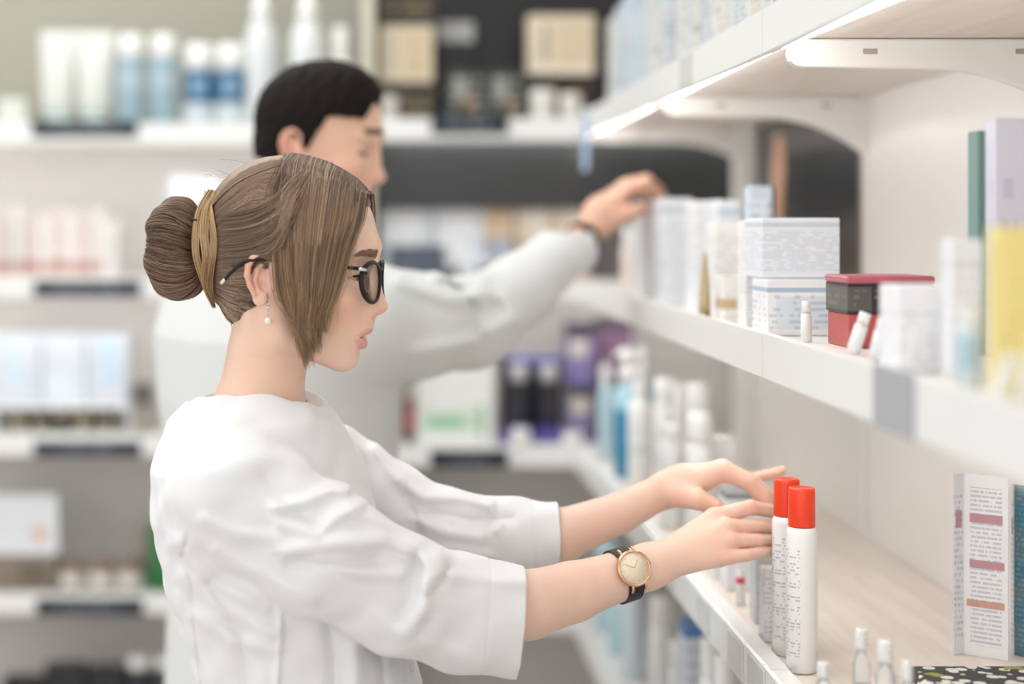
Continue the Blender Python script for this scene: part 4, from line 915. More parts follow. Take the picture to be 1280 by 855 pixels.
def fold_disp(u, v, folds):
    t = np.zeros_like(u)
    for pts, h, s0, s1 in folds:
        b, sd = segd(u, v, pts); s = np.where(sd > 0, s1, s0)
        t += h*(1.7 if h > 0 else 2.0)*np.exp(-(b/s)**2 if h > 0 else -(b/(s*0.8))**1.15)
    return np.where(t > 0, 13*np.tanh(t/13), 9*np.tanh(t/9))
def proj_uv(P):
    k = 2.0/(2.0-P[:, 2]*S)
    return CX+(P[:, 0]-484)*k, CY+(P[:, 1]-283)*k
def coat_sdf(P):
    u, v = proj_uv(P)
    body = torso_sdf(P)
    body = smin(body, ell(P, (312, 618, 0), (109, 120, 148)), 30)                    # upper back
    body = smin(body, cap(P, (318, 566, 58), (296, 606, 128), 50, 60), 40)
    body = smin(body, cap(P, (345, 566, -58), (400, 600, -140), 46, 54), 40)
    body = smin(body, ell(P, (395, 640, -40), (62, 85, 110)), 40)                    # chest
    sn = chain(P, SL_N, 30); sf = chain(P, SL_F, 24)
    fn = np.zeros_like(u); fb = np.zeros_like(u); ff = np.zeros_like(u)
    m = sn < 40
    if m.any(): fn[m] = fold_disp(u[m], v[m], FOLDS_N)*np.clip((P[m, 2]+30)/60, 0, 1)
    m = sf < 40
    if m.any(): ff[m] = fold_disp(u[m], v[m], FOLDS_F)
    m = body < 40
    if m.any(): fb[m] = fold_disp(u[m], v[m], FOLDS_B)*np.clip(P[m, 2]/50, 0, 1)
    wr = 1.2*np.sin(P[:, 0]*0.07+P[:, 1]*0.11+1.5*np.sin(P[:, 2]*0.05))+0.9*np.sin(P[:, 0]*0.13-P[:, 1]*0.06+P[:, 2]*0.09)
    # front opening: the placket edge steps down
    q = (P[:, 0]-405)-(P[:, 1]-560)*0.43
    sn = sn-fn-wr*0.6; sf = sf-ff-wr*0.6; body = body-fb-wr*0.8
    # cuffs: cut square, hem band, hollow
    cN = (P[:, 0]-Q(655, 712, 1.955)[0])+(P[:, 1]-Q(655, 712, 1.955)[1])*0.085
    cF = P[:, 0]-Q(697, 670, 2.15)[0]
    sn = np.where((cN > -46) & (cN < -43.5), sn+1.0, sn)
    sf = np.where((cF > -36) & (cF < -33.5), sf+1.0, sf)
    sn = smax(sn, cN, 2.0); sf = smax(sf, cF, 2.0)
    d = smin(body, sn, 16); d = smin(d, sf, 14)
    bore = np.maximum(chain(P, [(*p[:3], p[3]-4.0) for p in SL_N[3:]]), -(cN+58))
    d = smax(d, -bore, 1.5)
    bore = np.maximum(chain(P, [(*p[:3], p[3]-4.0) for p in SL_F[3:]]), -(cF+50))
    d = smax(d, -bore, 1.5)
    # neckline
    nl = -neckline(P)
    hx = (P[:, 0]-319)/84; hz = (P[:, 2]-0)/74
    hole = (np.sqrt(hx*hx+hz*hz)-1)*74
    vn = np.maximum(np.abs((P[:, 2]+38)*0.9+(P[:, 0]-400)*0.25)-(570-P[:, 1])*0.45, 375-P[:, 0])   # small notch at the front
    hole = smin(hole, vn, 4)
    cut = np.maximum(hole, -(nl+95))
    d = smax(d, -cut, 2.0)
    return d
def body_under(P):
    d = torso_sdf(P, 16, 505, 1000)
    d = smin(d, ell(P, (312, 622, 0), (96, 108, 135)), 30)
    d = smin(d, chain(P, [(296, 612, 118, 46), tuple(SL_N[1][:3])+(44,), tuple(SL_N[2][:3])+(42,), tuple(SL_N[3][:3])+(40,)], 20), 20)
    d = smin(d, chain(P, [(400, 602, -140, 42), tuple(SL_F[1][:3])+(38,), tuple(SL_F[2][:3])+(36,), tuple(SL_F[3][:3])+(34,)], 16), 20)
    d = smin(d, neck_sdf(P), 20)
    for w in (72, -72):
        d = smin(d, chain(P, [(404, 960, w, 92), (405, 1300, w, 64), (392, 1640, w, 46), (385, 1950, w, 38), (388, 1985, w, 36), (470, 2000, w, 22)], 20), 16)
    return d

wh = empty('person', (-0.10, 2.0, 0.0), 'woman in a white coat with a brown bun arranging red-capped bottles on the shelf', 'person')
SKIN = vcol_mat('skin', 0.42, 0.45, sss=0.22, bump=0.12, bscale=900)
def skin_head_col(V, L=None):
    L = head_local(V) if L is None else L; n = len(V); ay = np.abs(L[:, 1]); La = L.copy(); La[:, 1] = ay
    base = np.array(srgb('EBC6B0'), np.float32)*np.ones((n, 3), np.float32)
    def blend(col, wgt):
        nonlocal base
        base = base*(1-wgt[:, None])+np.array(srgb(col), np.float32)*wgt[:, None]
    g = lambda c, r: np.exp(-(nrm((La-np.asarray(c, np.float32))/np.asarray(r, np.float32)))**2)
    blend('E5A48E', 0.6*g((62, 50, -52), (34, 30, 26)))           # cheek
    blend('E0A08C', 0.45*g((108, 0, -55), (16, 16, 12)))           # nose tip
    blend('E2937E', 0.55*g((-40, 95, -10), (34, 34, 34))*(L[:, 1] > 55))
    lu = np.minimum(chain(La, LIPU), chain(La, LIPL))
    blend('DB958E', np.clip((2.2-lu)/1.8, 0, 1)*(La[:, 0] > 70)*0.9)
    blend('5A2A28', np.clip((2.6-np.abs(chain(La, [(96, 0, -88, 0.1), (80, 18, -89, 0.1)])))/1.5, 0, 1)*0.8)
    q = La-EYE_C; r = nrm(q); on = (np.abs(r-13.2) < 0.9) & (q[:, 0] > 3)
    op = np.abs(q[:, 2]+2.4)-(3.4-0.016*(q[:, 1]-2)**2)
    eye = on & (op < 1.0)
    gaze = A(0.90, -0.05, -0.42); gaze /= np.linalg.norm(gaze)
    ci = (q/np.maximum(r, 1e-3)[:, None])@gaze
    blend('CFC4BE', eye*0.95)
    blend('4A3A30', (eye & (ci > 0.80))*0.95)
    blend('100C0A', (eye & (ci > 0.975))*1.0)
    blend('3A2620', np.clip(1-np.abs(op-1.0)/1.6, 0, 1)*((np.abs(r-14.8) < 2.6) & (q[:, 0] > 2) & (q[:, 2] > -3))*0.9)
    return base
def skin_body_col(V):
    n = len(V); base = np.array(srgb('E6C3AF'), np.float32)*np.ones((n, 3), np.float32)
    w = np.zeros(n)
    for f in R_F+L_F+[L_TH, R_TH]:
        for i, p in enumerate(f):
            w = np.maximum(w, (0.5, 0.30, 0.22, 0.5)[i]*np.exp(-(nrm(V-A(*p[:3]))/(p[3]*1.25))**2))
    w = np.clip(w, 0, 0.6)
    base = base*(1-w[:, None])+np.array(srgb('E39C88'), np.float32)*w[:, None]
    return base
def build_woman():
    h = 1.25/RES
    f1 = lambda P: np.maximum(smin(head_sdf(P), neck_sdf(P), 18), P[:, 1]-585)
    V1, Q1 = surfnet(f1, (235, 180, -160), (505, 600, 170), h)
    c1 = skin_head_col(V1)
    lim = lambda x0: (lambda P, d: np.maximum(d, x0-P[:, 0]))
    fa = lambda P: np.maximum(near_arm(P), Q(590, 750, 1.93)[0]-P[:, 0])
    V2, Q2 = surfnet(fa, (560, 560, -160), (1040, 860, 190), h*0.92)
    fb = lambda P: np.maximum(far_arm(P), Q(630, 668, 2.14)[0]-P[:, 0])
    V3, Q3 = surfnet(fb, (600, 520, -260), (1040, 740, -60), h*0.92)
    V4, Q4 = surfnet(body_under, (180, 500, -260), (760, 2040, 260), 5.0)
    V, Fq = join_np([(V1, Q1), (V2, Q2), (V3, Q3), (V4, Q4)])
    col = np.concatenate([c1, skin_body_col(V2), skin_body_col(V3), skin_body_col(V4)])
    body = mesh_np('body', toW(V), Fq, SKIN, wh, col=col)
    Vc, Qc = surfnet(coat_sdf, (170, 470, -300), (800, 1440, 300), 2.0/RES, slack=2.0)
    COAT = mat('white_cotton', 'EAEAEB', 0.8, spec=0.25, bump=0.25, bscale=900)
    coat = mesh_np('lab_coat', toW(Vc), Qc, COAT, wh)
    return body, coat
W_BODY, W_COAT = build_woman()

def coat_button(u, v):
    Y = 1.7
    for _ in range(120):
        p = W(u, v, Y); d = float(coat_sdf(A(484+p.x*1100, 283-(p.z-EYE)*1100, (2-p.y)*1100)[None])[0])*S
        if d < 0.0003: break
        Y += d*0.7
    q = A(484+p.x*1100, 283-(p.z-EYE)*1100, (2-p.y)*1100); e = 4.0
    g = Vector([float((coat_sdf((q+e*ax)[None])-coat_sdf((q-e*ax)[None]))[0]) for ax in np.eye(3, dtype=np.float32)]); n = Vector((g.x, -g.z, -g.y)).normalized()
    m = MB(); m.lathe([(.0066, -.001), (.0072, .0008), (.0072, .0020), (.0060, .0024), (.0050, .0018)], 24)
    o = m.build('button', mat('white_button', 'E4E4E4', .25)); o.parent = W_COAT
    o.matrix_basis = Matrix.Translation(p)@n.to_track_quat('Z', 'Y').to_matrix().to_4x4()
coat_button(514, 832)
coat_button(548, 950)
# ------------------------------------------------------------------ her hair: cap, swept-back strands, front curtains, bun
def hair_cap_sdf(P):
    L = head_local(P); L[:, 1] = np.sqrt(L[:, 1]**2+1)
    d = ell(L, (0, 0, 32), (106, 82, 100))
    d = smin(d, ell(L, (-28, 0, 44), (86, 78, 87)), 20)
    d = smin(d, ell(L, (-45, 0, -20), (56, 66, 66)), 24)
    d = smin(d, ell(L, (-98, 0, 14), (22, 34, 58)), 26)            # gathers towards the tie
    # hairline: in front, and above the ear
    front = (L[:, 0]-98)*0.86+(70-L[:, 2])*0.50+np.maximum(L[:, 1]-20, 0)*0.10
    side = (L[:, 0]-12)*0.70+(-8-L[:, 2])*0.71
    side = np.where(L[:, 1] > 0, side, side)
    d = smax(d, front, 5); d = smax(d, side, 6)
    nape = (-90-L[:, 2])*0.83+(L[:, 0]+66)*0.55
    d = smax(d, nape, 8)
    return d
TIE = [(262, 252), (258, 285), (258, 320), (264, 372)]
def bun_sdf(P):
    L = head_local(P)
    x = L[:, 0]+152; y = L[:, 1]-2; z = L[:, 2]-18
    rr = np.sqrt((y/0.92)**2+(z/1.08)**2)
    d = np.sqrt((rr-30)**2+(x/1.12)**2)-29
    th = np.arctan2(z, y)
    d = d-1.6*np.sin(th*5+x*0.09)-0.8*np.sin(th*11+x*0.2)
    return d
def cap_side(u, v, sdf, y0=150.0, sgn=1.0, lift=0.0):
    """lateral place of a sculpted surface under photograph point (u, v): march in from the side"""
    y = np.full(u.shape, y0, np.float32)
    for _ in range(40):
        x, z = img_local(u, v, y)
        L = np.stack([x, sgn*y, z], -1).reshape(-1, 3)
        d = sdf(head_world(L)).reshape(u.shape)-lift
        y = y-np.clip(d, -4, 30)*0.8
        y = np.maximum(y, 2.0)
    return y
def hair_paths():
    out = []; cols = []; rad = []
    rng = RNG
    brown = [np.array(srgb(c)) for c in ('8A715E', '9D8470', '76604F', 'AE947C', '5E4A3C', 'BFA689')]
    gold = [np.array(srgb(c)) for c in ('B3946F', 'A28563', 'C3A680', '8C735A')]
    def colour(n, tip=0.0, p=(0.22, 0.26, 0.2, 0.16, 0.08, 0.08)):
        return np.array(brown)[rng.choice(6, n, p=p)]*rng.uniform(0.72, 1.18, (n, 1))
    for sgn, N in ((1, 3400), (-1, 1100)):
        # swept back from the parting and the ear to the tie
        s = rng.uniform(0, 1, N); j = rng.normal(0, 1, (N, 4))
        ctlA = np.array([(408, 203), (392, 222), (372, 250), (356, 285), (348, 312), (330, 318), (318, 356), (302, 414)], float)
        ctlB = np.array([(268, 249), (264, 262), (262, 280), (261, 300), (262, 318), (263, 336), (264, 352), (268, 374)], float)
        ctlM = np.array([(338, 200), (326, 216), (312, 246), (305, 280), (302, 308), (296, 330), (292, 354), (284, 400)], float)
        k = s*7; i = np.minimum(k.astype(int), 6); f = (k-i)[:, None]
        Apt, Bpt, Mpt = [c[i]*(1-f)+c[i+1]*f for c in (ctlA, ctlB, ctlM)]
        Apt = Apt+np.stack([j[:, 0]*7, j[:, 1]*3], 1); Mpt = Mpt+j[:, 2:4]*1.3
        uv = np.stack([Apt, (Apt*0.45+Mpt*0.55)+(Mpt-(Apt+Bpt)/2)*0.12, Mpt, Mpt*0.42+Bpt*0.58+(Mpt-(Apt+Bpt)/2)*0.12, Bpt], 1)
        M = 15; p = catmull(np.concatenate([uv, np.zeros((N, 5, 1))], 2), M)
        y = cap_side(p[..., 0], p[..., 1], hair_cap_sdf, 140, sgn)
        y = y+rng.uniform(-0.6, 1.6, (N, 1))+0.6*np.sin(np.linspace(0, 6, M))[None]*rng.normal(0, 1, (N, 1))
        x, z = img_local(p[..., 0], p[..., 1], y)
        L = np.stack([x, sgn*y, z], -1)
        for _ in range(10):
            dd = hair_cap_sdf(head_world(L.reshape(-1, 3).astype(np.float32))).reshape(L.shape[:2]); L[..., 2] -= np.clip(dd-1.2, 0, 6)*0.7*np.clip((L[..., 2]-40)/40, 0, 1)
        out.append(head_world(L)); cols.append(colour(N)); rad.append(rng.uniform(0.28, 0.65, N))
        # over the crown: parting to the back, near the midline
        N2 = N//2; t = rng.uniform(0, 1, N2)
        u = np.stack([388-12*t, 370-12*t, 330-8*t, 292-4*t, 266+0*t], 1); v = np.stack([202+10*t, 195.5+16*t, 202+18*t, 225+16*t, 250+6*t], 1)
        p = catmull(np.stack([u, v, 0*u], 2), 14); yy = np.linspace(0, 1, 14)[None]*10+6+46*t[:, None]*np.sin(np.linspace(0.5, 2.6, 14))[None]
        L = np.stack([(p[..., 0]-370)/CH, sgn*yy, 330-p[..., 1]], -1)
        # pull onto the surface vertically
        for _ in range(25):
            dd = hair_cap_sdf(head_world(L.reshape(-1, 3).astype(np.float32))).reshape(L.shape[:2])-0.3-2.2*t[:, None]
            L[..., 2] -= np.clip(dd, -6, 6)*0.7
        out.append(head_world(L)); cols.append(colour(N2)); rad.append(rng.uniform(0.35, 0.8, N2))
        # front curtain
        N3 = 2700 if sgn > 0 else 900
        t = np.where(rng.uniform(0, 1, N3) < 0.9, rng.beta(1.35, 1.25, N3), rng.uniform(-0.08, 1.05, N3)); e = rng.normal(0, 1, (N3, 3))
        # control rows (v, u_back, u_front, lateral)
        cl = np.floor(t*46)/46+0.011; dtc = t-cl; t = np.clip(t, -0.08, 1.05)
        end = 452-50*np.clip(t, 0, 1.1)**1.6+18*np.sin(cl*91)-30*rng.beta(1.2, 3, N3)-22*np.clip(0.15-t, 0, 1)/0.15
        u0 = 368+96*t; v0 = 203+40*np.abs(t)**1.7
        rows = [(u0, v0, (-5 if sgn > 0 else 7)+0*t)]
        for v, ub, uf, lat, lf in ((232, 358, 456, 62, 27), (262, 354, 452, 75, 43), (300, 353, 441, 85, 62), (340, 356, 429, 89, 70), (375, 362, 418, 86, 70)):
            tt = t if v > 240 else t
            rows.append((ub+(uf-ub)*tt+e[:, 0]*2.0-np.abs(e[:, 2])*7*(tt < 0.12), v+10*tt*(v < 270)+0*t, lat+(lf-lat)*np.abs(tt)**1.5+e[:, 1]*1.3))
        rows.append((364+(410-364)*(t-dtc*0.5)+e[:, 0]*1.6, 0.5*(375+end), 80+(66-80)*t+e[:, 1]*1.5))
        rows.append((377+(408-377)*(t-dtc*0.85)+e[:, 0]*1.8+5*np.sin(cl*57), end, 74+(62-74)*t+e[:, 1]*2))
        y = np.stack([r[2] for r in rows], 1); uu = np.stack([r[0]+0*t for r in rows], 1); vv = np.stack([r[1]+0*t for r in rows], 1)
        x, z = img_local(uu, vv, y)
        L = np.stack([x, sgn*y, z], -1)
        p = catmull(L, 22)
        # keep outside the head and the cap
        lay = rng.uniform(0, 3.6, (N3, 1))*np.linspace(0.8, 1, 22)[None]
        for _ in range(14):
            q = p.reshape(-1, 3).astype(np.float32); Wp = head_world(q)
            dd = np.minimum(hair_cap_sdf(Wp), ell(np.stack([q[:, 0], np.abs(q[:, 1]), q[:, 2]], 1), (0, 0, 32), (106.5, 82.5, 100.5))).reshape(p.shape[:2])
            push = np.clip(2.0+lay-dd, 0, 8)
            p[..., 1] += sgn*push*0.7; p[..., 2] += push*0.5*np.clip(1-np.abs(p[..., 1])/60, 0, 1)
        out.append(head_world(p)); c = colour(N3, p=(0.2, 0.2, 0.26, 0.12, 0.14, 0.08)); g = np.array(gold)[rng.integers(0, 4, N3)]
        gm = np.clip(0.42+0.6*np.abs(t-0.5)+rng.normal(0, 0.25, N3), 0, 1)[:, None]
        cv = (1+0.22*np.sin(cl*211)+0.12*np.sin(cl*517+1))[:, None]; cols.append((c*np.array([0.86, 0.83, 0.80])*cv, (c*(1-gm)*1.0+g*gm*1.4)*cv)); rad.append(rng.uniform(0.26, 0.62, N3))
    # from the parting down over the temple, then back above the ear: hides the seam between the two directions
    for sgn, N6 in ((1, 1500), (-1, 500)):
        s = rng.uniform(0, 1, N6)**0.8; e = rng.normal(0, 1, (N6, 3))
        U = np.stack([404-24*s+e[:, 0]*5, 384-16*s+e[:, 1]*4, 366-8*s+e[:, 1]*5, 344+4*s+e[:, 2]*4, 306+8*s, 262+2*s], 1)
        Vv = np.stack([203+6*s, 212+26*s, 226+52*s, 246+68*s, 262+68*s, 266+70*s], 1)+e[:, 2:3]*1.5
        p = catmull(np.stack([U, Vv, 0*U], 2), 18)
        y = cap_side(p[..., 0], p[..., 1], hair_cap_sdf, 140, sgn)+rng.uniform(1.0, 8.5, (N6, 1))*np.sin(np.linspace(0.35, 3.0, 18))[None]
        x, z = img_local(p[..., 0], p[..., 1], y); L = np.stack([x, sgn*y, z], -1)
        for _ in range(8):
            dd = hair_cap_sdf(head_world(L.reshape(-1, 3).astype(np.float32))).reshape(L.shape[:2]); L[..., 2] -= np.clip(dd-7, 0, 6)*0.7*np.clip((L[..., 2]-60)/30, 0, 1)
        out.append(head_world(L)); c = colour(N6, p=(0.2, 0.28, 0.2, 0.16, 0.08, 0.08)); cols.append(c); rad.append(rng.uniform(0.26, 0.6, N6))
    # loose wisps along the front and over the cheek
    N5 = 46; t = rng.uniform(0, 1, N5); e = rng.normal(0, 1, (N5, 3))
    ust = 440+14*t; rows = [(ust, 226+14*t, 22+0*t), (446+6*t+e[:, 0]*2, 256+0*t, 45+0*t), (434+8*t+e[:, 0]*3, 300+0*t, 65+0*t), (420+10*t+e[:, 0]*4, 345+0*t, 72+0*t), (406+14*t+e[:, 1]*5, 388+6*e[:, 2], 72+0*t), (400+18*t+e[:, 1]*7, 415+10*e[:, 2], 69+0*t)]
    uu = np.stack([r[0] for r in rows], 1); vv = np.stack([r[1] for r in rows], 1); y = np.stack([r[2] for r in rows], 1)
    x, z = img_local(uu, vv, y); p = catmull(np.stack([x, y, z], -1), 22)
    for _ in range(10):
        Wp = head_world(p.reshape(-1, 3).astype(np.float32)); dd = np.minimum(hair_cap_sdf(Wp), head_sdf(Wp)).reshape(p.shape[:2]); p[..., 1] += np.clip(1.2-dd, 0, 8)*0.7
    out.append(head_world(p)); c = colour(N5); g = np.array(gold)[rng.integers(0, 4, N5)]; cols.append((c*0.8, g*1.2)); rad.append(rng.uniform(0.2, 0.4, N5))
    # fly-away hairs
    N4 = 60; t = rng.uniform(0, 1, N4)
    u0 = 275+150*t; v0 = 226-28*np.sin(t*2.6+0.3)
    a = rng.normal(0, 1, (N4, 4))
    L = np.stack([np.stack([(u0-370)/CH+4*k*a[:, 0]-3*k, a[:, 1]*30+3*k*a[:, 2], 330-v0-4+k*(2+1.6*np.abs(a[:, 3]))-0.9*k*k], 1) for k in range(4)], 1)
    out2 = head_world(catmull(L, 14)); 
    return out, cols, rad, (out2, colour(N4))
def build_hair():
    V0, Q0 = surfnet(hair_cap_sdf, (235, 180, -130), (490, 430, 130), 1.9/RES)
    c0 = np.array(srgb('68533F'), np.float32)*np.ones((len(V0), 3), np.float32)
    out, cols, rad, (fo, fc) = hair_paths()
    vs, qs, cs = [toW(V0)], [Q0], [c0]
    def put(p, c, r, tip=0.45):
        v, q, ix = strands(p, r, r*tip); vs.append(toW(v)); qs.append(q)
        sh = np.tile(np.repeat(np.linspace(0.0, 1.0, p.shape[1]), 3), len(p))[:, None]
        if isinstance(c, tuple):
            k = np.clip((sh-0.12)/0.75, 0, 1)**0.9; cs.append((c[0][ix]*(1-k)+c[1][ix]*k).astype(np.float32))
        else: cs.append((c[ix]*(0.80+0.38*np.sin(np.pi*np.clip(sh*1.1, 0, 1)))).astype(np.float32))
    for p, c, r in zip(out, cols, rad): put(p, c, r)
    put(fo, fc, np.full(len(fo), 0.22))
    n = 0; F_ = []
    for v, q in zip(vs, qs): F_.append(q+n); n += len(v)
    HAIR = vcol_mat('brown_hair', 0.42, 0.42)
    hair = mesh_np('hair', np.concatenate(vs), np.concatenate(F_), HAIR, wh, col=np.concatenate(cs))
    # bun
    rng = RNG
    V1, Q1 = surfnet(bun_sdf, (165, 225, -110), (280, 400, 110), 1.8/RES)
    vs, qs, cs = [toW(V1)], [Q1], [np.array(srgb('5E4838'), np.float32)*np.ones((len(V1), 3), np.float32)]
    N = 1500; M = 18
    th = rng.uniform(0, 2*np.pi, N); a0 = rng.uniform(-0.5, 0.1, N); sw = rng.uniform(2.2, 3.5, N); tw = rng.normal(0.35, 0.12, N)
    s = np.linspace(0, 1, M)[None]
    ph = np.pi*0.02+(a0[:, None]+sw[:, None]*s)           # around the roll, from the tie outwards
    t2 = th[:, None]+tw[:, None]*s*np.cos(th)[:, None]
    r = 29.6+rng.uniform(-0.3, 1.5, N)[:, None]
    lump = 1.6*np.sin(t2*5+(r*np.cos(ph)*1.12)*0.09)+0.8*np.sin(t2*11+(r*np.cos(ph)*1.12)*0.2)
    r = r+lump; rr = 30+r*np.sin(ph); xx = r*1.12*np.cos(ph)
    L = np.stack([-152+xx, 2+0.92*rr*np.cos(t2), 18+1.08*rr*np.sin(t2)], -1)
    bc = np.array([srgb(c) for c in ('806551', '705744', '947961', '5A4433', 'A88C70', '4A382D')])
    c = bc[rng.choice(6, N, p=(.25, .25, .2, .14, .08, .08))]*rng.uniform(.85, 1.1, (N, 1))
    v, q, ix = strands(head_world(L), rng.uniform(.4, .9, N), rng.uniform(.3, .6, N)); vs.append(toW(v)); qs.append(q); cs.append(c[ix].astype(np.float32))
    Vv, Ff = join_np(list(zip(vs, qs)))
    bun = mesh_np('bun', Vv, Ff, HAIR, hair, col=np.concatenate(cs)); bun['label'] = 'coiled bun at the back of the head'
    # lighter lock wrapped down over the tie
    vs, qs, cs = [], [], []
    N = 420; t = rng.uniform(-1, 1, N); b = rng.integers(0, 3, N); e = rng.normal(0, 1, (N, 3))
    U = np.array([[(262, 240), (249, 262), (243, 290), (243, 320), (252, 350), (262, 372)],
                  [(258, 244), (262, 268), (266, 295), (263, 325), (260, 352), (264, 376)],
                  [(266, 242), (256, 262), (253, 292), (256, 322), (254, 352), (266, 384)]], float)[b]
    wd = np.array([4.5, 5.0, 4.5, 4.0, 3.5, 2.0])[None]
    uu = U[..., 0]+t[:, None]*wd+e[:, :1]*0.5; vv = U[..., 1]+e[:, 1:2]*1.5
    yy = np.array([24, 47, 58, 58, 46, 28.])[None]+1.8*np.sqrt(np.clip(1-t*t, 0, 1))[:, None]+(b == 2)[:, None]*1.5
    xx_, zz_ = img_local(uu, vv, yy)
    L = np.stack([xx_, yy, zz_], -1)
    p = catmull(L, 20)
    for _ in range(8):
        Wp = head_world(p.reshape(-1, 3).astype(np.float32)); dd = np.minimum(hair_cap_sdf(Wp), bun_sdf(Wp)).reshape(p.shape[:2])
        p[..., 1] += np.clip(2.0+1.5*np.sqrt(np.clip(1-t*t, 0, 1))[:, None]-dd, 0, 6)*0.8
    gc = np.array([srgb(c) for c in ('B38F63', 'C6A576', '9C7B55', 'D2B78C', '8A6A49')])
    c = gc[rng.integers(0, 5, N)]*rng.uniform(.9, 1.08, (N, 1))
    v, q, ix = strands(head_world(p), rng.uniform(.5, .9, N), rng.uniform(.3, .5, N))
    lock = mesh_np('hair_lock', toW(v), q, HAIR, hair, col=c[ix].astype(np.float32)); lock['label'] = 'lighter blond lock wrapped around the base of the bun'
    # small black elastic
    m = MB()
    L = [head_world(A(-121+2*math.cos(a), 56+9*math.cos(a)*0.3, 57+2.5*math.sin(a)))[None] for a in ()]
    pts = [toW(head_world(A(-119+k*2.2, 52+4.5*math.sin(k/5*3.14), 56-0.4*k))[None])[0] for k in range(6)]
    m.tube(pts, 0.0013, 6)
    el = m.build('hair_elastic', mat('black_elastic', '141212', 0.7)); el.parent = hair
    # eyebrows
    N = 460; s = rng.uniform(0, 1, N); e = rng.normal(0, 1, (N, 3))
    ps = []
    for sgn in (1, -1):
        ub = 466-28*s; vb = 318.5-4.0*np.sin(s*2.2)+2.5*s**2+e[:, 0]*2.6*(1-0.6*s); lat = 14+32*s
        x0 = (ub-370+lat*SH)/CH
        # marched onto the skin from the front
        L = np.stack([np.full(N, 125.0), sgn*lat, 330-vb], -1).astype(np.float32)
        for _ in range(30):
            dd = head_sdf(head_world(L)); L[:, 0] -= np.clip(dd, -3, 8)*0.8
        dirn = np.stack([-0.55+0*s, sgn*(0.8+0*s), 0.35-0.5*s], -1); dirn /= np.linalg.norm(dirn, axis=1, keepdims=True)
        P2 = np.stack([L+dirn*k*3.2 for k in range(3)], 1)
        for k in range(3):
            q = P2[:, k].astype(np.float32).copy()
            for _ in range(12):
                dd = head_sdf(head_world(q))-0.5; q[:, 0] -= np.clip(dd, -3, 3)*0.8
            P2[:, k] = q
        ps.append(P2)
    for P2 in ps:
        v, q, ix = strands(head_world(P2), np.full(len(P2), .34), np.full(len(P2), .2))
        mesh_np('eyebrow', toW(v), q, mat('brow_hair', '8B6A55', 0.6), wh)
    # lashes
    ps = []
    for sgn in (1, -1):
        n = 60; s = np.linspace(0, 1, n)
        a = -0.75+1.9*s; y = 34+15*np.sin(a-0.1); x = 74.5+14.8*np.cos(a-0.1)
        L0 = np.stack([x, sgn*y, -13.0+0*s+1.0*np.sin(s*3)], -1)
        d = np.stack([np.cos(a-0.1), sgn*np.sin(a-0.1), -0.55+0*s], -1)
        ps.append(np.stack([L0, L0+d*3.2, L0+d*6+np.array([0, 0, 0.8])], 1))
    P2 = np.concatenate(ps); v, q, ix = strands(head_world(P2), np.full(len(P2), .55), np.full(len(P2), .25))
    mesh_np('eyelashes', toW(v), q, mat('lash', '1E1512', 0.6), wh)
    return hair
build_hair()

# ------------------------------------------------------------------ eyeglasses, earring, watch (worn, lifted away on their own)
def hl(x, y, z): return Vector(toW(head_world(A(x, y, z))[None])[0])
def build_glasses():
    BLK = mat('black_acetate', '0E0F12', 0.35, spec=0.35); MET = mat('silver_metal', 'D8D4CE', 0.2, metal=1.0)
    GL = mat('spectacle_glass', 'FFFFFF', 0.02, trans=1.0, spec=0.4); GL.node_tree.nodes['Principled BSDF'].inputs['IOR'].default_value = 1.05
    c = hl(100, 0, -14)
    root = empty('eyeglasses', c, 'round black-framed eyeglasses on the face of the woman with the bun', 'eyeglasses')
    rel = lambda x, y, z: hl(x, y, z)-c
    def rim(sgn):
        pts = []
        for k in range(36):
            a = 2*math.pi*k/36
            yy = math.cos(a); zz = math.sin(a)
            y = 32+24.5*yy; z = -19+(24 if zz > 0 else 27)*zz*(1-0.10*(yy > 0)*0)
            if zz > 0: z = -19+22*abs(zz)**0.8
            pts.append((107-0.0095*(y-6)**2*0.55, sgn*y, z))
        return pts
    for sgn in (1, -1):
        fr = MB().tube([rel(*p) for p in rim(sgn)], 0.0022, 8, closed=True, flat=(1.0, 1.3)).build('rim', BLK, root)
        P_ = rim(sgn); inner = MB()
        cx = [sum(q[i] for q in P_)/36 for i in range(3)]
        vs = [rel(*p) for p in P_]; vs.append(rel(cx[0]+1.2, cx[1], cx[2]))
        inner.add(vs, [(i, (i+1) % 36, 36) for i in range(36)], smooth=True)
        ln = inner.build('lens', GL, fr)
        so = ln.modifiers.new('thickness', 'SOLIDIFY'); so.thickness = 0.0012
        # temple arm: hinge piece, long arm, bent tip behind the ear
        tp = [(100, sgn*57, -6), (92, sgn*64, -4), (60, sgn*70, -1), (10, sgn*79, 5), (-26, sgn*86, 8), (-44, sgn*90, 4), (-60, sgn*86, -8), (-71, sgn*81, -19)]
        t = MB().tube([rel(*p) for p in tp[1:]], 0.0016, 8, flat=(0.7, 1.3)).build('temple', BLK, root)
        MB().tube([rel(*tp[0]), rel(96, sgn*62, -5), rel(*tp[1])], 0.0021, 8).build('hinge', MET, t)['label'] = 'pale metal hinge piece'
        MB().tube([rel(-69, sgn*81.5, -17), rel(-75, sgn*79, -22)], 0.0020, 8).build('temple_tip', mat('pale_tip', 'E8E2D8', 0.3), t)
    br = [(105.5, 8, -10), (108, 4, -6), (108.6, 0, -5), (108, -4, -6), (105.5, -8, -10)]
    MB().tube([rel(*p) for p in br], 0.0019, 8).build('bridge', BLK, root)
    for sgn in (1, -1):
        MB().tube([rel(102, sgn*9, -20), rel(100, sgn*9.5, -26)], 0.002, 6).build('nose_pad', mat('clear_pad', 'DDD8D2', 0.2, alpha=0.6), root)
build_glasses()
